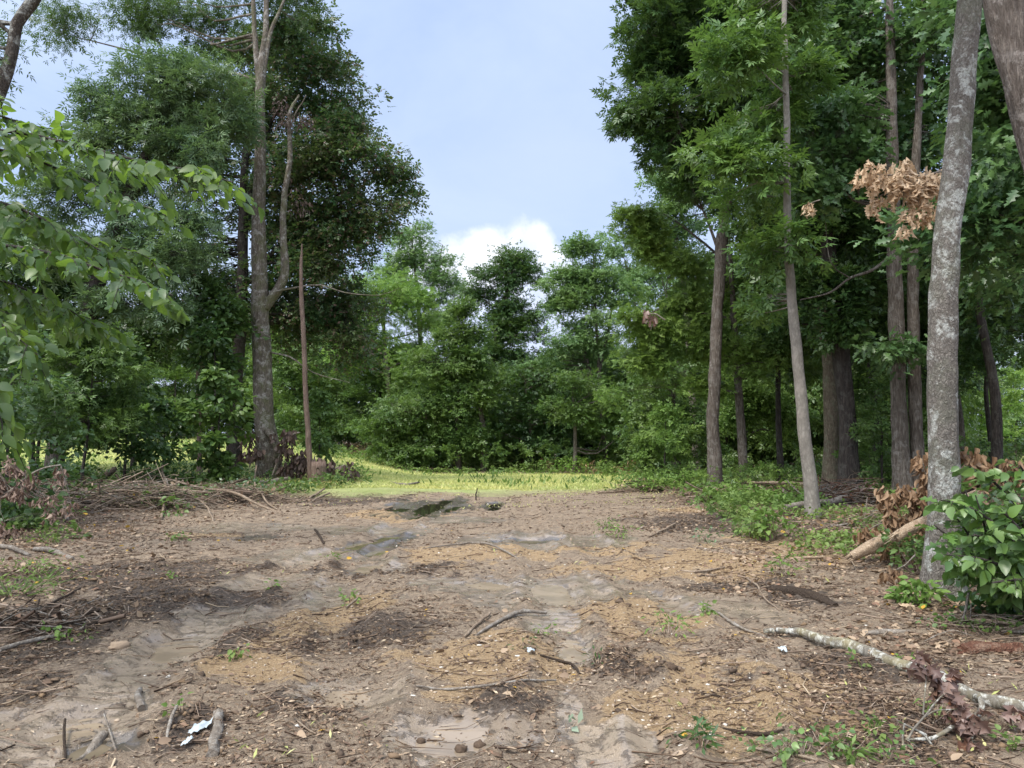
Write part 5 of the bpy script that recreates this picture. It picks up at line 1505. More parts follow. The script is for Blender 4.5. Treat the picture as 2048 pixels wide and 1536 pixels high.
ST = [
    ('log', 'reddish rotten log lying at the right edge behind the fallen limb', [(1928, 1306, 26, 0), (1960, 1300, 32, 0), (2000, 1300, 32, 0), (2042, 1298, 22, 0)], 'red_wood', 'log', 12, 4),
    ('log', 'dark crumbling log half sunk in soil above the fallen limb', [(1540, 1186, 16, 0), (1590, 1196, 22, 0), (1640, 1206, 22, 0), (1672, 1216, 14, 0)], 'dark_wood', 'log', 10, 3),
    ('log', 'thin weathered log piece lying above the lichened limb', [(1730, 1268, 8, 0), (1770, 1264, 13, 0), (1820, 1266, 10, 0)], 'grey_wood', 'log', 8, 0),
    ('log', 'short grey log with flaking bark standing end on at the bottom left', [(437, 1438, 20, .01), (432, 1470, 22, .01), (424, 1516, 20, .01)], 'grey_wood', 'log', 10, 0),
    ('log', 'muddy log half sunk in the wet mud at the bottom left', [(158, 1492, 9, 0), (180, 1474, 20, 0), (208, 1452, 20, 0)], 'grey_wood', 'log', 10, 3),
    ('log', 'broken branch end poking out of the mud, curled and muddy', [(281, 1375, 8, .02), (276, 1393, 13, .03), (284, 1412, 15, .01)], 'grey_wood', 'branch', 9, 3),
    ('stick', 'longer of two crossed sticks in the middle, dark with pale end', [(952, 1272, 5, 0), (1000, 1247, 8, .01), (1040, 1232, 9, .02), (1094, 1225, 5, .02)], 'grey_wood', 'stick', 8, 0),
    ('stick', 'shorter pale stick crossing beside the dark one in the middle', [(928, 1277, 6, 0), (950, 1258, 6, .01), (980, 1236, 5, .01)], 'dry_wood', 'stick', 7, 0),
    ('stick', 'long thin stick curving across the centre foreground', [(832, 1378, 3, 0), (900, 1381, 5, .01), (980, 1382, 5, .01), (1050, 1370, 5, .01), (1112, 1356, 4, .01)], 'grey_wood', 'stick', 7, 0),
    ('stick', 'dark curved stick above the long thin one', [(1080, 1314, 4, 0), (1120, 1314, 5, .01), (1145, 1322, 6, .01), (1160, 1338, 6, 0)], 'dark_wood', 'stick', 7, 0),
    ('stick', 'arched thin branch right of the two green puddles', [(845, 1100, 2, 0), (900, 1094, 3, .02), (960, 1092, 4, .03), (1010, 1108, 4, .02), (1062, 1134, 4, 0)], 'grey_wood', 'stick', 6, 0),
    ('stick', 'dark split board like stick at the bottom right', [(1420, 1440, 3, 0), (1470, 1449, 7, .01), (1530, 1464, 8, .01), (1570, 1472, 4, 0)], 'dark_wood', 'stick', 7, 0),
    ('stick', 'pale thin stick running to the bottom edge among the weeds', [(1495, 1488, 4, 0), (1540, 1500, 6, .01), (1590, 1522, 6, .01), (1640, 1550, 6, 0)], 'dry_wood', 'stick', 7, 0),
    ('stick', 'pale stick lying right below the fallen limb', [(1905, 1392, 8, 0), (1960, 1405, 9, .01), (2020, 1418, 8, .01)], 'dry_wood', 'stick', 8, 0),
    ('stick', 'short brown stick at the lower right edge', [(2000, 1484, 8, 0), (2060, 1496, 10, 0)], 'grey_wood', 'stick', 8, 0),
    ('stick', 'short dark stick on the orange clay right of the centre', [(1402, 1382, 4, 0), (1430, 1385, 5, 0), (1458, 1388, 3, 0)], 'dark_wood', 'stick', 6, 0),
    ('stick', 'short stick on bare soil near the right border', [(1580, 1122, 5, 0), (1610, 1120, 6, 0), (1647, 1118, 4, 0)], 'pale_wood', 'stick', 6, 0),
    ('stick', 'pale forked stick on the soil right of the arched branch', [(1360, 1142, 3, 0), (1400, 1146, 5, .01), (1450, 1137, 4, .01)], 'dry_wood', 'stick', 6, 0),
    ('stick', 'upright angled pale stick rising from a small pile at right', [(1295, 1078, 5, 0), (1320, 1068, 4, .02), (1350, 1055, 4, .04)], 'dry_wood', 'stick', 6, 0),
    ('stick', 'long slanting stick from the bank towards the fallen limb', [(1475, 1148, 2, 0), (1510, 1170, 4, .01), (1530, 1200, 4, .01), (1560, 1220, 3, 0)], 'dry_wood', 'stick', 6, 0),
    ('stick', 'bent root like stick pointing at the tip of the fallen limb', [(1400, 1210, 3, 0), (1435, 1232, 5, .01), (1480, 1255, 6, .01), (1540, 1275, 4, 0)], 'grey_wood', 'stick', 7, 0),
    ('stick', 'curved thin twig on leaf litter left of the broken pale log', [(1668, 1090, 2, .02), (1690, 1105, 3, .03), (1700, 1125, 3, .02), (1712, 1140, 3, 0)], 'dry_wood', 'stick', 6, 0),
    ('stick', 'pale stick touching the dark far puddle', [(766, 1022, 6, 0), (784, 1014, 6, .01)], 'pale_wood', 'stick', 7, 0),
    ('stick', 'forked branch at the meadow edge left of the centre', [(782, 968, 4, .02), (810, 974, 5, .06), (838, 972, 4, .1)], 'grey_wood', 'stick', 6, 0),
    ('stick', 'long straight pole lying along the right end of the meadow edge', [(1195, 988, 3, .02), (1240, 985, 4, .03), (1300, 982, 4, .06)], 'dry_wood', 'stick', 6, 0),
    ('stick', 'small upright twig on the far bare ground in the middle', [(952, 1001, 3, 0), (952, 994, 3, .06), (955, 988, 2, .14)], 'dark_wood', 'twig', 5, 0),
    ('stick', 'thick pale curved bough end in the brush at the far left', [(88, 1002, 8, .35), (110, 1010, 9, .30), (126, 1030, 9, .16), (134, 1052, 8, 0)], 'grey_wood', 'branch', 9, 0),
    ('stick', 'grey branch lying at the front of the brush near the left edge', [(68, 1102, 8, .01), (100, 1106, 11, .03), (145, 1118, 9, 0)], 'grey_wood', 'branch', 9, 0),
    ('stick', 'lowest grey branch at the left edge of the clearing', [(-30, 1098, 9, .02), (20, 1104, 9, .03), (60, 1112, 6, .01)], 'grey_wood', 'branch', 8, 0),
    ('stick', 'straight stick lying on the dark soil at the left', [(0, 1304, 9, .03), (60, 1290, 9, .03), (130, 1278, 7, .01)], 'grey_wood', 'stick', 8, 0),
    ('stick', 'long thin stick slanting over the dark soil at the left', [(140, 1262, 5, .01), (180, 1236, 5, .03), (225, 1212, 4, .01)], 'grey_wood', 'stick', 7, 0),
    ('stick', 'thin stick across the soil just above the left smooth mud', [(190, 1252, 3, 0), (240, 1249, 4, .01), (290, 1246, 3, 0)], 'dry_wood', 'stick', 6, 0),
    ('stick', 'chunk of grey board on the far left soil', [(22, 1250, 5, .02), (70, 1232, 6, .03), (160, 1178, 4, .02)], 'dark_wood', 'stick', 7, 0),
    ('stick', 'tall pale leaning stick standing in the brush at the left', [(322, 1040, 5, .02), (330, 1000, 5, .45), (327, 960, 5, .85), (320, 935, 4, 1.1)], 'dry_wood', 'branch', 6, 0),
    ('stick', 'long pale bough arching out of the brush to the bare ground', [(330, 1010, 4, .5), (400, 1008, 5, .32), (460, 1008, 6, .22), (520, 1020, 5, .10), (565, 1026, 4, 0)], 'dry_wood', 'branch', 7, 0),
    ('stick', 'thin pale stick bowed in front of the brush', [(380, 1012, 4, .2), (410, 1024, 4, .12), (434, 1050, 4, 0)], 'dry_wood', 'branch', 6, 0),
    ('stick', 'bowed pale shoot left of the snag foot', [(512, 965, 3, .5), (508, 985, 3, .35), (520, 1005, 4, .15), (560, 1024, 4, 0)], 'dry_wood', 'branch', 6, 0),
    ('log', 'grey log lying in front of the tall left trunk', [(490, 975, 6, .1), (545, 970, 8, .12), (602, 962, 6, .14)], 'grey_wood', 'log', 8, 0),
    ('log', 'pale barkless log below the grey one in front of the tall left trunk', [(490, 980, 5, .05), (550, 978, 7, .06), (600, 972, 5, .06)], 'pale_wood', 'log', 8, 0),
    ('log', 'thick pale log end in the middle of the left brush', [(378, 998, 11, .1), (400, 995, 13, .12), (425, 992, 11, .12)], 'pale_wood', 'log', 9, 0),
    ('log', 'split plank like log leaning in the left brush', [(190, 990, 12, .15), (210, 978, 13, .3), (228, 968, 9, .42)], 'dark_wood', 'log', 9, 3),
    ('log', 'pale stick like log lying low across the far left brush', [(38, 1042, 7, .0), (80, 1048, 8, .0), (125, 1048, 6, 0)], 'pale_wood', 'log', 8, 0),
    ('log', 'long dark log stretched across the left brush', [(170, 1015, 8, .1), (260, 1018, 9, .1), (350, 1012, 7, .1)], 'dark_wood', 'log', 8, 0),
    ('stick', 'paired pale sticks fanned out near the snag, the upper one', [(610, 1003, 4, 0), (630, 993, 5, .04), (650, 983, 4, .06)], 'dry_wood', 'stick', 6, 0),
    ('stick', 'paired pale sticks fanned out near the snag, the lower one', [(618, 1008, 4, 0), (640, 999, 5, .03), (660, 990, 4, .04)], 'dry_wood', 'stick', 6, 0),
    ('stick', 'short dark stick on the mud left of the green puddles', [(630, 1068, 5, .06), (640, 1078, 5, .02), (648, 1088, 5, 0)], 'dark_wood', 'stick', 6, 0),
    ('log', 'long dark log across the brush behind the slim pale trunk', [(1570, 1030, 10, .08), (1660, 1020, 12, .12), (1740, 1008, 10, .16)], 'grey_wood', 'log', 9, 0),
    ('log', 'straight pale pole over the brush left of the slim pale trunk', [(1495, 982, 5, .2), (1560, 986, 6, .25), (1620, 995, 5, .3)], 'dry_wood', 'log', 7, 0),
    ('log', 'dark short log in the shade at the foot of the slim pale trunk', [(1560, 1035, 9, .0), (1590, 1038, 10, .0), (1610, 1038, 8, .0)], 'dark_wood', 'log', 8, 0),
    ('stick', 'pale bare bough end curling by the black trunk foot', [(1675, 975, 3, .3), (1700, 978, 4, .34), (1715, 990, 4, .2), (1722, 1005, 4, .05)], 'dry_wood', 'branch', 6, 0),
    ('stick', 'pale fork beside the foot of the brown trunk', [(1375, 995, 3, .05), (1400, 988, 4, .1), (1432, 980, 4, .15)], 'dry_wood', 'branch', 6, 0),
    ('stick', 'thin pale twig fallen before the lichen trunk', [(1820, 1155, 4, .02), (1850, 1152, 4, .02), (1862, 1148, 3, .05)], 'dry_wood', 'twig', 6, 0),
    ('stick', 'flat pale splinter resting at the foot of the lichen trunk', [(1856, 1190, 6, .0), (1875, 1200, 9, .01)], 'pale_wood', 'splinter', 6, 0),
    ('stick', 'thin twig standing in the smooth mud at the bottom left', [(208, 1430, 4, .06), (222, 1460, 4, .03), (232, 1495, 4, 0)], 'grey_wood', 'twig', 5, 0),
    ('stick', 'dark bent twig in the smooth mud at the bottom left', [(130, 1440, 5, .06), (128, 1470, 6, .03), (132, 1490, 5, .01), (122, 1508, 5, 0)], 'dark_wood', 'twig', 6, 0),
    ('stick', 'thin twig at the left bottom corner in the mud', [(0, 1498, 3, 0), (30, 1484, 4, .01)], 'dark_wood', 'twig', 5, 0),
    ('stick', 'crooked stick with a green sprout at its tip', [(332, 1490, 7, 0), (340, 1460, 7, .02), (352, 1432, 6, .04)], 'grey_wood', 'stick', 7, 0),
    ('stick', 'thin stick lying on the soil left of the pale mud sheet', [(580, 1452, 3, 0), (620, 1462, 4, .01), (632, 1466, 3, 0)], 'dry_wood', 'stick', 6, 0),
    ('stick', 'stick lying right of the small leafy weed', [(692, 1216, 5, .01), (716, 1200, 5, .02)], 'dry_wood', 'stick', 6, 0),
    ('stick', 'upright slender twig on the left soil bank', [(424, 1325, 3, 0), (436, 1290, 3, .02), (450, 1270, 3, .03)], 'dry_wood', 'twig', 5, 0),
    ('stick', 'bent twig lying above the bank of the left mud', [(490, 1266, 3, .01), (530, 1250, 4, .03), (548, 1252, 3, .01)], 'dry_wood', 'twig', 5, 0),
]
for i, (nm, lab, pts, mt, cat, sides, jag) in enumerate(ST):
    stick(nm, lab, pts, mt, cat, sides + (4 if cat == 'log' else 0), seed=600 + i, jag=jag, rough=.3 if cat == 'log' else .15, lift=.75 if mt == 'pale_wood' else (.15 if cat == 'log' else .5))

def leaning_log(label, pts, seed):
    P = np.array([at(q[0], q[1], q[3]) for q in pts])
    R = np.array([q[2] * .5 / F * q[3] for q in pts])
    mb = MB()
    tube(mb, P, R, 16, .06, .28, seed, wob=.004)
    rj = np.random.default_rng(seed)
    t = unit(P[0] - P[1])
    for k in range(9):
        o_ = rj.normal(0, R[0] * .5, 3)
        tube(mb, [P[0] + o_ - t * .03, P[0] + o_ * .9 + t * R[0] * rj.uniform(.8, 3.0)], [R[0] * .32, .001], 4, .05, cap=False)
    tag(mb.build('log', M['pale_wood'], None, smooth=True, loc=P[0]), label, 'log')


leaning_log('broken pale log splintered at its lower end, left of the dead orange leaves', [(1704, 1113, 17, 9.15), (1740, 1094, 20, 9.1), (1782, 1070, 19, 9.05)], 31)
leaning_log('long pale split log leaning behind the lichen trunk through the dead leaves', [(1790, 1076, 19, 8.8), (1820, 1058, 21, 8.8), (1860, 1036, 20, 8.75), (1955, 986, 19, 8.7), (2010, 960, 18, 8.7)], 32)


# stump beside the snag
def stump():
    r = np.random.default_rng(5)
    c = at(637, 968, 24.0)
    c[2] = gz(c[0], c[1])
    root = empty('stump', c)
    tag(root, 'short broken reddish stump with a hollow, right beside the bare snag', 'stump')
    mb = MB()
    ang = np.linspace(0, 2 * pi, 20, endpoint=False)
    V = []
    for k, h in enumerate((-.1, .1, .3, .5, .68)):
        rr = .21 * (1.18 - .3 * min(1, h + .1) * .6) * (1 + .10 * np.cos(ang * 5 + k * .2) + r.normal(0, .02, 20))
        top = h + (r.uniform(-.05, .25, 20) * (np.cos(ang - 2.4) > -.2) if k == 4 else 0)
        V.append(np.column_stack([c[0] + rr * np.cos(ang), c[1] + rr * np.sin(ang), c[2] + top + 0 * ang]))
    V.append(np.column_stack([c[0] + .1 * np.cos(ang), c[1] + .1 * np.sin(ang), c[2] + .35 + 0 * ang]))
    V = np.vstack(V)
    f = [[k * 20 + j, k * 20 + (j + 1) % 20, (k + 1) * 20 + (j + 1) % 20, (k + 1) * 20 + j] for k in range(5) for j in range(20)]
    mb.add(V, f)
    mb.build('trunk', M['bark_red'], root, smooth=True)
    hb = MB()
    P = c + [.03, -.235, .38]
    a2 = np.linspace(0, 2 * pi, 12, endpoint=False)
    hv = np.column_stack([P[0] + .055 * np.cos(a2), P[1] - .01 + 0 * a2 + .01 * np.cos(a2 * 2), P[2] + .12 * np.sin(a2)])
    hv = np.vstack([hv, P + [0, .03, 0]])
    hb.add(hv, [[q, (q + 1) % 12, 12] for q in range(12)])
    hb.build('hollow', M['dark_wood'], root)


stump()


def lump(name, label, px, py, wpx, hfrac, mat, cat, seed, sink=.25, rough=.35, group=None, up=0):
    r = np.random.default_rng(seed)
    x, y = ground_px(px, py)
    s = wpx * .5 / F * y
    nu, nv = 14, 9
    V = []
    for j in range(1, nv):
        th = pi * j / nv
        for i in range(nu):
            a = 2 * pi * i / nu
            d = np.array([math.cos(a) * math.sin(th), math.sin(a) * math.sin(th), math.cos(th)])
            n = float(vnoise(d[0] * 2.2 + seed, d[1] * 2.2 + d[2] * 3.1, seed)) - .5
            n2 = float(vnoise(d[0] * 6 + seed, d[1] * 6 + d[2] * 7, seed + 1)) - .5
            V.append(d * (1 + rough * 1.6 * n + rough * .8 * n2))
    V = np.array([[0, 0, 1.0]] + V + [[0, 0, -1.0]]) * [s, s * .8, s * hfrac]
    f4 = [[1 + (j - 1) * nu + i, 1 + (j - 1) * nu + (i + 1) % nu, 1 + j * nu + (i + 1) % nu, 1 + j * nu + i] for j in range(1, nv - 1) for i in range(nu)]
    z = gz(x, y) + s * hfrac * (1 - sink * 2) * .5 + up
    V = V + [x, y, z]
    mb = MB()
    mb.add(V, f4)
    mb.add(V, [[0, 1 + i, 1 + (i + 1) % nu] for i in range(nu)])
    b0 = 1 + (nv - 2) * nu
    mb.add(V, [[len(V) - 1, b0 + (i + 1) % nu, b0 + i] for i in range(nu)])
    o = mb.build(name, M[mat], None, smooth=cat != 'stone', loc=(x, y, z))
    return tag(o, label, cat, group)


M['stone'] = plain_mat('stone', (.34, .25, .17), .8, .3, .25, 30)
M['soil_lump'] = plain_mat('soil_lump', (.10, .068, .045), .9, .3, .35, 60)
M['root_ball'] = plain_mat('root_ball', (.26, .16, .09), .95, .1, .4, 14)
for i, (nm, lab, px, py, wpx, hf, mt, cat) in enumerate([
        ('stone', 'flat tan stone in the mud on the left', 238, 1292, 38, .55, 'stone', 'stone'),
        ('stone', 'small tan stone near the larger flat one at left', 196, 1304, 13, .6, 'stone', 'stone'),
        ('stone', 'muddy brown stone at the edge of the left smooth mud', 282, 1466, 14, .9, 'soil_lump', 'stone'),
        ('soil_clod', 'left dark clod pressed in the pale mud sheet at the bottom', 842, 1470, 18, .8, 'soil_lump', 'clod'),
        ('soil_clod', 'biggest dark clod at the lower edge of the pale mud sheet', 922, 1486, 27, .75, 'soil_lump', 'clod'),
        ('soil_clod', 'dark clod at the right of the pale mud sheet', 960, 1478, 25, .75, 'soil_lump', 'clod'),
        ('soil_clod', 'round dark clod on the clay right of the centre', 1343, 1341, 22, .8, 'soil_lump', 'clod'),
        ('soil_clod', 'wider dark clod on the clay, left of the round one', 1290, 1352, 26, .6, 'soil_lump', 'clod'),
        ('soil_clod', 'small clod on the clay below the round one', 1368, 1360, 12, .7, 'soil_lump', 'clod'),
        ('root_ball', 'torn orange brown root mass in the left brush', 422, 990, 36, .6, 'root_ball', 'root ball')]):
    lump(nm, lab, px, py, wpx, hf, mt, cat, 700 + i, group='dark clods on the mud' if cat == 'clod' else None)


def scrap(name, label, px, py, w_, mat, seed, cat):
    r = np.random.default_rng(seed)
    x, y = ground_px(px, py)
    k = w_ / F * y
    n = 9
    u, v = np.meshgrid(np.linspace(-1, 1, n), np.linspace(-1, 1, n))
    edge = .72 + .5 * vnoise(np.arctan2(u, v) * 2.2 + seed, 0 * u, seed)
    X = u * edge * k * .5
    Y = v * edge * k * .5 * 1.6 + u * k * .25
    Z = .014 + .022 * fbm(u * 2.1 + seed, v * 2.1, seed, 3) + .006
    Zg = height(X + x, Y + y)
    V = np.stack([X + x, Y + y, Zg + Z], -1).reshape(-1, 3)
    f = [[j * n + i, j * n + i + 1, (j + 1) * n + i + 1, (j + 1) * n + i] for j in range(n - 1) for i in range(n - 1)]
    mb = MB()
    mb.add(V, f)
    o = mb.build(name, M[mat], None, loc=(x, y, float(Zg.mean())))
    tag(o, label, cat)


M['scrap'] = plain_mat('scrap', (.42, .48, .50), .7, .3, .15, 25)
M['leaf_silver'] = leaf_mat('leaf_silver', [(.18, .24, .15), (.30, .36, .26), (.14, .21, .11)], .2, .5, bigvar=0)
scrap('paper_scrap', 'larger pale blue white crumpled scrap beside the short grey log', 400, 1466, 30, 'scrap', 3, 'scrap')
scrap('paper_scrap', 'smaller white scrap below the crumpled one at the bottom left', 375, 1492, 15, 'scrap', 4, 'scrap')
scrap('paper_scrap', 'white scrap in the middle of the foreground', 1062, 1318, 15, 'scrap', 5, 'scrap')
scrap('paper_scrap', 'whitish scrap of bark on the soil behind the fallen limb tip', 1565, 1308, 12, 'scrap', 6, 'scrap')
scrap('paper_scrap', 'pale curled scrap in the leaf litter before the lichen trunk', 1812, 1216, 20, 'dead_tan', 7, 'scrap')
lowleaf('fallen_sprig', 'fallen sprig of silvery green leaves on the mud track', 1135, 1437, .03, .10, 3, 'leaf_silver', 'diamond', .08, 90, 'leaf sprig', per=3)

# ---- puddles: flat water standing in hollows of the ground
def puddle(label, px, py, hw, hh, mat, lift):
    cx, cy_, rx, ry = patch(px, py, hw, hh)
    n = 64
    a = np.linspace(0, 2 * pi, n, endpoint=False)
    rr = 1.25 + .25 * (vnoise(np.cos(a) * 1.5 + px, np.sin(a) * 1.5, 8) - .5)
    xs = cx + rx * rr * np.cos(a)
    ys_ = cy_ + ry * rr * np.sin(a)
    X = cx + (np.random.default_rng(1).uniform(-.5, .5, 60)) * rx
    Y = cy_ + (np.random.default_rng(2).uniform(-.5, .5, 60)) * ry
    z = float(np.percentile(height(X, Y), 50)) + lift
    z = min(z, float(np.percentile(height(xs, ys_), 12)) - .001)
    V = np.column_stack([xs, ys_, np.full(n, z)])
    V = np.vstack([V, [cx, cy_, z]])
    mb = MB()
    mb.add(V, [[i, (i + 1) % n, n] for i in range(n)])
    o = mb.build('puddle_water', M[mat], None, loc=(cx, cy_, z))
    tag(o, label, 'puddle', None, 'structure')


M['water_green'] = water_mat('water_green', (.17, .145, .08), .05)
M['water_dark'] = water_mat('water_dark', (.030, .026, .018), .03, .05)
M['water_film'] = water_mat('water_film', (.30, .235, .165), .14, .25)
M['water_mud'] = water_mat('water_mud', (.17, .135, .09), .12)
puddle('dark mirror like puddle at the far end of the mud', 855, 1016, 85, 15, 'water_dark', .012)
puddle('small dark arm of the far puddle', 905, 1003, 35, 7, 'water_dark', .012)
puddle('murky green puddle, the nearer of two', 745, 1093, 60, 13, 'water_green', .012)
puddle('murky green puddle, the farther of two', 800, 1075, 38, 9, 'water_green', .012)
puddle('thin film of brown water left of the green puddles', 520, 1072, 40, 6, 'water_mud', .008)
puddle('shallow brown water round the muddy log', 210, 1480, 60, 22, 'water_mud', .006)
puddle('small wet patch right of the far puddle', 985, 1010, 24, 7, 'water_dark', .008)
puddle('thin sheet of muddy water in the pale mud at the bottom centre', 900, 1468, 120, 34, 'water_film', .004)
puddle('muddy water film across the middle of the track', 1085, 1185, 120, 18, 'water_film', .004)
puddle('muddy water film left of the middle of the track', 960, 1172, 80, 12, 'water_film', .003)
puddle('shallow muddy water in the rut right of the crossed sticks', 1150, 1285, 40, 30, 'water_film', .004)
puddle('shallow muddy water in the bottom left corner mud', 110, 1440, 90, 26, 'water_film', .003)
puddle('muddy film in the left rut below the flat stone', 330, 1290, 70, 26, 'water_film', .003)
puddle('pale wet strip near the left of the green puddles', 760, 1137, 50, 9, 'water_film', .004)
puddle('shallow water in the foreground rut left of the silvery sprig', 700, 1385, 60, 24, 'water_film', .003)
puddle('shining wet strip in the middle distance', 1040, 1075, 60, 6, 'water_mud', .008)


# ---- brush heaps: things you can point at, each one mass of twigs
def brush(name, label, px, py, w_, h, n, mats, seed, d=None, leaves=None):
    r = np.random.default_rng(seed)
    x, y = ground_px(px, py) if d is None else ((px - 1024) / F * d, d)
    g = gz(x, y)
    root = empty(name, (x, y, g))
    tag(root, label, 'brush heap', None, 'stuff')
    mb = MB()
    for k in range(n):
        q = r.normal(0, .38, 2)
        c = np.array([x + q[0] * w_ * .5, y + q[1] * w_ * .28, g + h * max(0.02, math.exp(-(q[0] ** 2 + q[1] ** 2) * 3)) * r.uniform(.05, 1)])
        a = r.normal(0, .7) + (pi if r.random() < .5 else 0)
        L = r.uniform(.25, 1.25) * min(1.6, w_ * .3)
        dv = np.array([math.cos(a), math.sin(a), r.normal(0, .28)])
        rad = r.choice([.004, .006, .008, .013, .02], p=[.35, .3, .2, .1, .05])
        p0, p1 = c - dv * L / 2, c + dv * L / 2
        for p in (p0, p1):
            p[2] = max(p[2], g + .01)
        tube(mb, [p0, c + r.normal(0, .07 * L, 3), p1], [rad, rad * .8, rad * .3], 4, L / 5, 0, k, mat=int(r.integers(len(mats))), cap=False)
    mb.build('twigs', [M[m] for m in mats], root)
    if leaves:
        lb = MB()
        nl = leaves[1]
        P = np.column_stack([x + r.normal(0, .2, nl) * w_, y + r.normal(0, .12, nl) * w_, g + h * r.uniform(0, .9, nl)])
        put_leaves(lb, P, r.normal(0, 1, (nl, 3)) + [0, 0, -.6], r.normal(0, 1, (nl, 3)), r.uniform(.05, .12, nl), 'diamond')
        lb.build('dead_leaves', M[leaves[0]], root)


brush('brush_heap', 'tangle of grey twigs with dead leaves at the far left', 70, 1030, 3.4, .75, 420, ['twig', 'grey_wood', 'dark_wood'], 1, leaves=('dead_dark', 260))
brush('brush_heap', 'wide heap of twigs in front of the left shrubs', 270, 1020, 4.4, .65, 520, ['twig', 'grey_wood', 'dry_wood', 'dark_wood'], 2, leaves=('litter', 220))
brush('brush_heap', 'loose twigs between the left heap and the tall left trunk', 460, 1005, 3.4, .45, 300, ['twig', 'dry_wood', 'dark_wood'], 3, leaves=('litter', 120))
brush('brush_heap', 'big dark heap of branches behind the slim pale trunk', 1690, 1012, 3.8, .6, 460, ['dark_wood', 'grey_wood', 'twig', 'red_wood'], 4, leaves=('dead_brown', 240))
brush('brush_heap', 'scattered twigs at the foot of the straight brown trunk', 1430, 1005, 3.6, .35, 150, ['twig', 'dry_wood', 'dark_wood'], 5, leaves=('litter', 140))
brush('brush_heap', 'distant reddish brush heap beyond the meadow at left', 735, 905, 9, 1.3, 260, ['red_wood', 'dry_wood', 'dark_wood'], 6, d=56, leaves=('dead_orange', 600))
brush('brush_heap', 'low tangle of sticks on the dark soil at the left edge', 60, 1255, 1.7, .16, 220, ['dark_wood', 'grey_wood', 'twig'], 7, leaves=('litter', 60))
brush('brush_heap', 'twigs on the bank beneath the dead orange leaves', 1760, 1060, 2.4, .3, 120, ['twig', 'dry_wood', 'grey_wood'], 8, leaves=('dead_orange', 120))
brush('brush_heap', 'twigs behind the rotten log at the right edge', 1960, 1255, 1.6, .10, 90, ['dry_wood', 'twig', 'grey_wood'], 9)
brush('brush_heap', 'small brush heap at the right corner of the meadow edge', 1285, 985, 2.2, .4, 110, ['dark_wood', 'twig'], 10, leaves=('dead_tan', 40))


# ---- scatter: litter, clods, twigs, grass and ground plants that nobody could count
def scatter_xy(r, n, y0, y1, fn, power=1.0, wid=1.15, batch=4):
    """points in the view wedge and a little beyond it, kept with probability fn(masks)"""
    xs, ys_ = [], []
    got = 0
    while got < n:
        m = n * batch
        u = r.uniform(0, 1, m)
        y = y0 * (y1 / y0) ** (u ** power)
        x = r.uniform(-wid, wid, m) * (y + .6)
        f = fields(x, y)
        p = fn(x, y, *f)
        k = r.uniform(0, 1, m) < p
        xs.append(x[k])
        ys_.append(y[k])
        got += int(k.sum())
        if k.sum() < m * .002:
            break
    x, y = np.concatenate(xs)[:n], np.concatenate(ys_)[:n]
    return x, y, height(x, y)


def lie_leaves(name, label, n, y0, y1, fn, mat, kind, s0, s1, seed, up=.006, tilt=.45, power=1.0, cat='litter', stand=0.0, grow=0.0):
    r = np.random.default_rng(seed)
    x, y, z = scatter_xy(r, n, y0, y1, fn, power)
    m = len(x)
    a = r.uniform(0, 2 * pi, m)
    D = np.column_stack([np.cos(a), np.sin(a), r.normal(stand, .25, m)])
    N = r.normal(0, tilt, (m, 3)) + [0, 0, 1]
    sz = r.uniform(s0, s1, m) * (1 + grow * y)
    lb = MB()
    put_leaves(lb, np.column_stack([x, y, z + up + sz * .06]), D, N, sz, kind)
    o = lb.build(name, M[mat], None)
    tag(o, label, cat, None, 'stuff')


bare = lambda x, y, mud, wet, clay, dark, grass, wood: (1 - .8 * mud) * (1 - wet) * (1 - grass) * (.12 + .35 * vnoise(x * 1.7, y * 1.7, 5) + .7 * dark) * (1 - .5 * clay) * (vnoise(x * 5, y * 5, 15) ** 1.5) * (.15 + 1.6 * vnoise(x * 1.9 + 3, y * 1.9, 16) ** 2)
lie_leaves('bark_chips', 'dark chips and crumbs of bark strewn over the churned soil', 115000, 2.6, 24, bare, 'chips', 'narrow', .010, .038, 801, up=.001, tilt=.9, grow=.06)
lie_leaves('pale_chips', 'pale wood chips strewn over the bare soil', 22000, 2.6, 24, bare, 'litter', 'narrow', .012, .045, 802, up=.002, tilt=.8, grow=.05)
woodf = lambda x, y, mud, wet, clay, dark, grass, wood: (1 - .9 * mud) * (1 - wet) * (1 - grass) * (.015 + .9 * wood + .5 * sstep(3.4, 4.8, np.abs(x + .3)) * (.1 + vnoise(x * .8, y * .8, 6)) + .5 * (x > 2.2) * (y > 4.5) * sstep(.5, .8, vnoise(x, y, 6)))
lie_leaves('leaf_litter', 'dry brown fallen leaves covering the ground beside and under the trees', 75000, 3.0, 34, woodf, 'litter', 'ovate', .025, .07, 803, up=.004, tilt=.6, grow=.02)


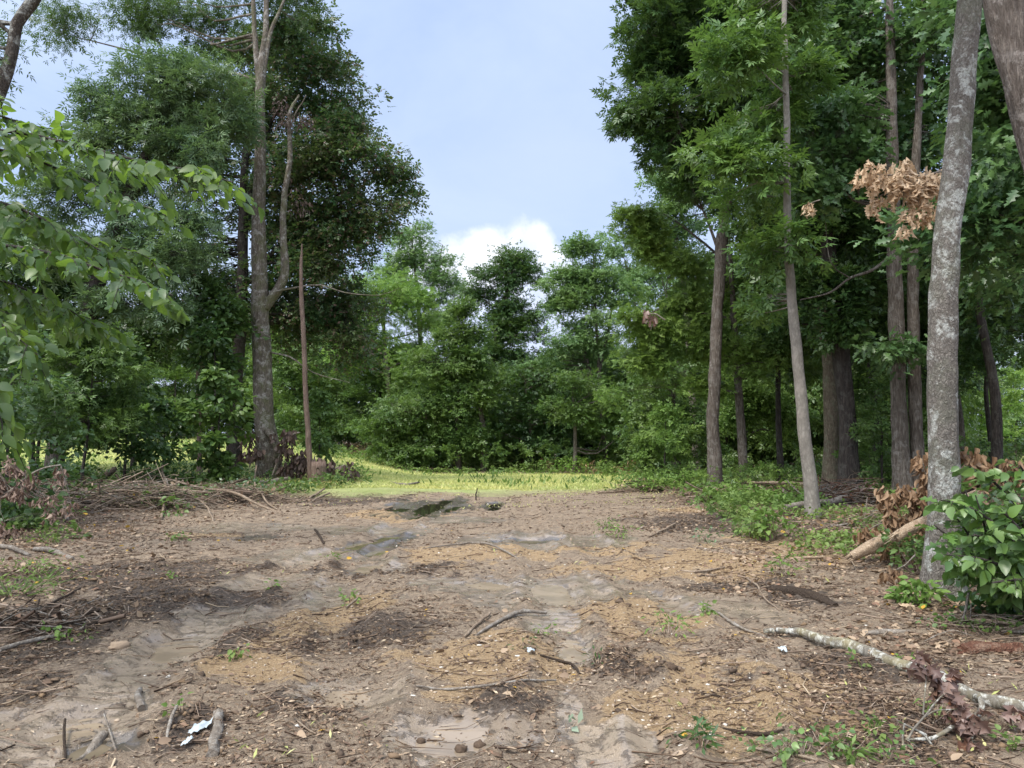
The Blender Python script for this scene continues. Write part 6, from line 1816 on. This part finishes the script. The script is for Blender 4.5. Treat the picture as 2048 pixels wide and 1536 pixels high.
def twigs(name, label, n, y0, y1, fn, seed, lmin, lmax, rmin, rmax, power=1.0, bias=0):
    r = np.random.default_rng(seed)
    x, y, z = scatter_xy(r, n, y0, y1, fn, power)
    m = len(x)
    a = np.where(r.uniform(0, 1, m) < .55, r.normal(bias, .45, m), r.uniform(0, 2 * pi, m))
    L = r.uniform(0, 1, m) ** 2 * (lmax - lmin) + lmin
    L = L * (1 + y * .03)
    rad = (rmin + (rmax - rmin) * r.uniform(0, 1, m) ** 3) * (1 + y * .05)
    D = np.column_stack([np.cos(a), np.sin(a)])
    Sd = np.column_stack([-D[:, 1], D[:, 0]])
    bow = r.normal(0, .12, m) * L
    V = []
    tilt = r.uniform(0, .12, m) * L
    for k, t in enumerate((-.5, 0, .5)):
        px_ = x + D[:, 0] * L * t + Sd[:, 0] * bow * (t == 0)
        py_ = y + D[:, 1] * L * t + Sd[:, 1] * bow * (t == 0)
        pz = height(px_, py_) + rad + tilt * (t + .5)
        rr = rad * (1 - .35 * k)
        for q in range(3):
            an = 2 * pi * q / 3
            V.append(np.column_stack([px_ + Sd[:, 0] * rr * math.cos(an), py_ + Sd[:, 1] * rr * math.cos(an), pz + rr * math.sin(an)]))
    V = np.stack(V, 1)
    f = []
    for k in range(2):
        for q in range(3):
            f.append([k * 3 + q, k * 3 + (q + 1) % 3, k * 3 + 3 + (q + 1) % 3, k * 3 + 3 + q])
    f = np.array(f)
    lb = MB()
    lb.add(V.reshape(-1, 3), (f[None] + (np.arange(m) * 9)[:, None, None]).reshape(-1, 4))
    o = lb.build(name, M['twig'] if seed % 2 else M['chips'], None)
    tag(o, label, 'twigs', None, 'stuff')


tw_f = lambda x, y, mud, wet, clay, dark, grass, wood: (1 - .75 * mud) * (1 - wet) * (1 - grass) * (.25 + .6 * wood + .6 * dark + .4 * sstep(2, 4.5, np.abs(x + .3)))
twigs('scattered_twigs', 'small pale broken twigs strewn over the clearing', 13000, 2.6, 26, tw_f, 811, .04, .34, .0014, .006)
twigs('scattered_dark_twigs', 'small dark broken twigs and root shreds strewn over the clearing', 23000, 2.6, 26, tw_f, 812, .025, .26, .0012, .006)


def clods(name, label, n, y0, y1, fn, mat, s0, s1, seed, grow=.05):
    r = np.random.default_rng(seed)
    x, y, z = scatter_xy(r, n, y0, y1, fn)
    m = len(x)
    t = (1 + 5 ** .5) / 2
    iv = unit(np.array([[-1, t, 0], [1, t, 0], [-1, -t, 0], [1, -t, 0], [0, -1, t], [0, 1, t], [0, -1, -t], [0, 1, -t], [t, 0, -1], [t, 0, 1], [-t, 0, -1], [-t, 0, 1]], float))
    fi = np.array([[0, 11, 5], [0, 5, 1], [0, 1, 7], [0, 7, 10], [0, 10, 11], [1, 5, 9], [5, 11, 4], [11, 10, 2], [10, 7, 6], [7, 1, 8], [3, 9, 4], [3, 4, 2], [3, 2, 6], [3, 6, 8], [3, 8, 9], [4, 9, 5], [2, 4, 11], [6, 2, 10], [8, 6, 7], [9, 8, 1]])
    s = (s0 + (s1 - s0) * r.uniform(0, 1, m) ** 3) * (1 + grow * y)
    V = iv[None] * s[:, None, None] * r.uniform(.35, 1.5, (m, 12, 1)) * r.uniform(.5, 1.5, (m, 1, 3)) * [1.2, 1.2, .6]
    V = V + np.column_stack([x, y, z + s * .15])[:, None]
    lb = MB()
    lb.add(V.reshape(-1, 3), (fi[None] + (np.arange(m) * 12)[:, None, None]).reshape(-1, 3))
    o = lb.build(name, M[mat], None)
    tag(o, label, 'soil', None, 'stuff')


cf = lambda x, y, mud, wet, clay, dark, grass, wood: (1 - .95 * mud) * (1 - wet) * (1 - grass) * (.15 + .9 * dark) * (1 - .5 * wood) * sstep(.38, .7, vnoise(x * 2.3, y * 2.3, 44))
clods('soil_crumbs', 'crumbs and clods of dark torn up soil', 21000, 2.6, 18, cf, 'clod', .002, .017, 821)
clods('pebbles', 'small pale pebbles in the bare soil', 9000, 2.6, 18, lambda x, y, mud, wet, clay, dark, grass, wood: (1 - .8 * mud) * (1 - grass) * (.3 + .6 * clay) * (1 - wood), 'pebble', .003, .010, 822)

# meadow grass
gf = lambda x, y, mud, wet, clay, dark, grass, wood: grass
lie_leaves('meadow_grass', 'short yellow green grass of the meadow beyond the clearing', 200000, 22, 72, gf, 'grass', 'narrow', .06, .13, 831, up=0, tilt=1.0, cat='grass', stand=1.2, grow=.004)
ge = lambda x, y, mud, wet, clay, dark, grass, wood: (1 - grass) * (1 - mud) * sstep(15, 24, y) * sstep(.35, .8, vnoise(x * .9, y * .9, 7)) + .012 * (1 - mud) * (vnoise(x * .9, y * .9, 8) > .7)
lie_leaves('sparse_grass', 'sparse grass tufts creeping over the far end of the bare ground', 9000, 3, 25, ge, 'grass', 'narrow', .02, .06, 832, up=0, tilt=1.0, cat='grass', stand=.9, grow=.02)

lie_leaves('tall_grass_tufts', 'taller ragged tufts and weeds in the meadow grass', 3500, 22, 72, lambda x, y, mud, wet, clay, dark, grass, wood: grass * sstep(.55, .8, vnoise(x * .7, y * .7, 19)) + .4 * grass * (grass < .8), 'leaf_weed', 'narrow', .12, .30, 833, up=0, tilt=1.0, cat='grass', stand=1.6, grow=.002)
# ground plants under the trees
wr = lambda x, y, mud, wet, clay, dark, grass, wood: wood * (x > 0) * sstep(9.0, 10.5, y) * sstep(.4, .7, vnoise(x * .8, y * .8, 61)) * (1 - sstep(42, 46, y))
wl = lambda x, y, mud, wet, clay, dark, grass, wood: wood * (x < 0) * sstep(11.5, 13, y) * sstep(.3, .6, vnoise(x * .8, y * .8, 62)) * (1 - sstep(29, 32, y))


def ground_plants(name, label, n, y0, y1, fn, mat, kind, size, hmax, seed, per=6):
    r = np.random.default_rng(seed)
    x, y, z = scatter_xy(r, n, y0, y1, fn)
    h = hmax * r.uniform(.2, 1, len(x)) * (.5 + vnoise(x * .6, y * .6, 3))
    C = np.column_stack([x, y, z + h])
    O = np.column_stack([r.normal(0, .5, (len(x), 2)), np.full(len(x), .4)])
    lb = MB()
    spray_leaves(lb, C, O, .12, per, size, kind, r, upn=1.0, droop=.1)
    o = lb.build(name, M[mat], None)
    tag(o, label, 'ground plants', None, 'stuff')


ground_plants('ground_cover', 'low bright green plants covering the ground under the trees on the right', 3400, 9, 26, wr, 'leaf_weed', 'ovate', .075, .16, 841)
ground_plants('fern_cover', 'mid green undergrowth deeper in the wood on the right', 3600, 16, 46, wr, 'leaf_fresh', 'diamond', .12, .32, 842, 9)
ground_plants('ivy_cover', 'dark green undergrowth on the ground at the left', 5000, 11, 31, wl, 'leaf_mid', 'ovate', .10, .28, 843, 8)
fw = lambda x, y, mud, wet, clay, dark, grass, wood: wood * sstep(43, 46, y) * (.5 + .5 * (x < 20))
ground_plants('far_undergrowth', 'dark undergrowth on the floor of the far wood', 4600, 44, 80, fw, 'leaf_mid', 'maple', .32, 1.8, 844, 12)
fe = lambda x, y, mud, wet, clay, dark, grass, wood: np.exp(-((wood - .45) / .3) ** 2) * sstep(40, 44, y) * (1 - sstep(72, 76, y))
ground_plants('edge_weeds', 'weeds growing along the far edge of the meadow', 1800, 40, 74, fe, 'leaf_weed', 'diamond', .2, .35, 845, 10)
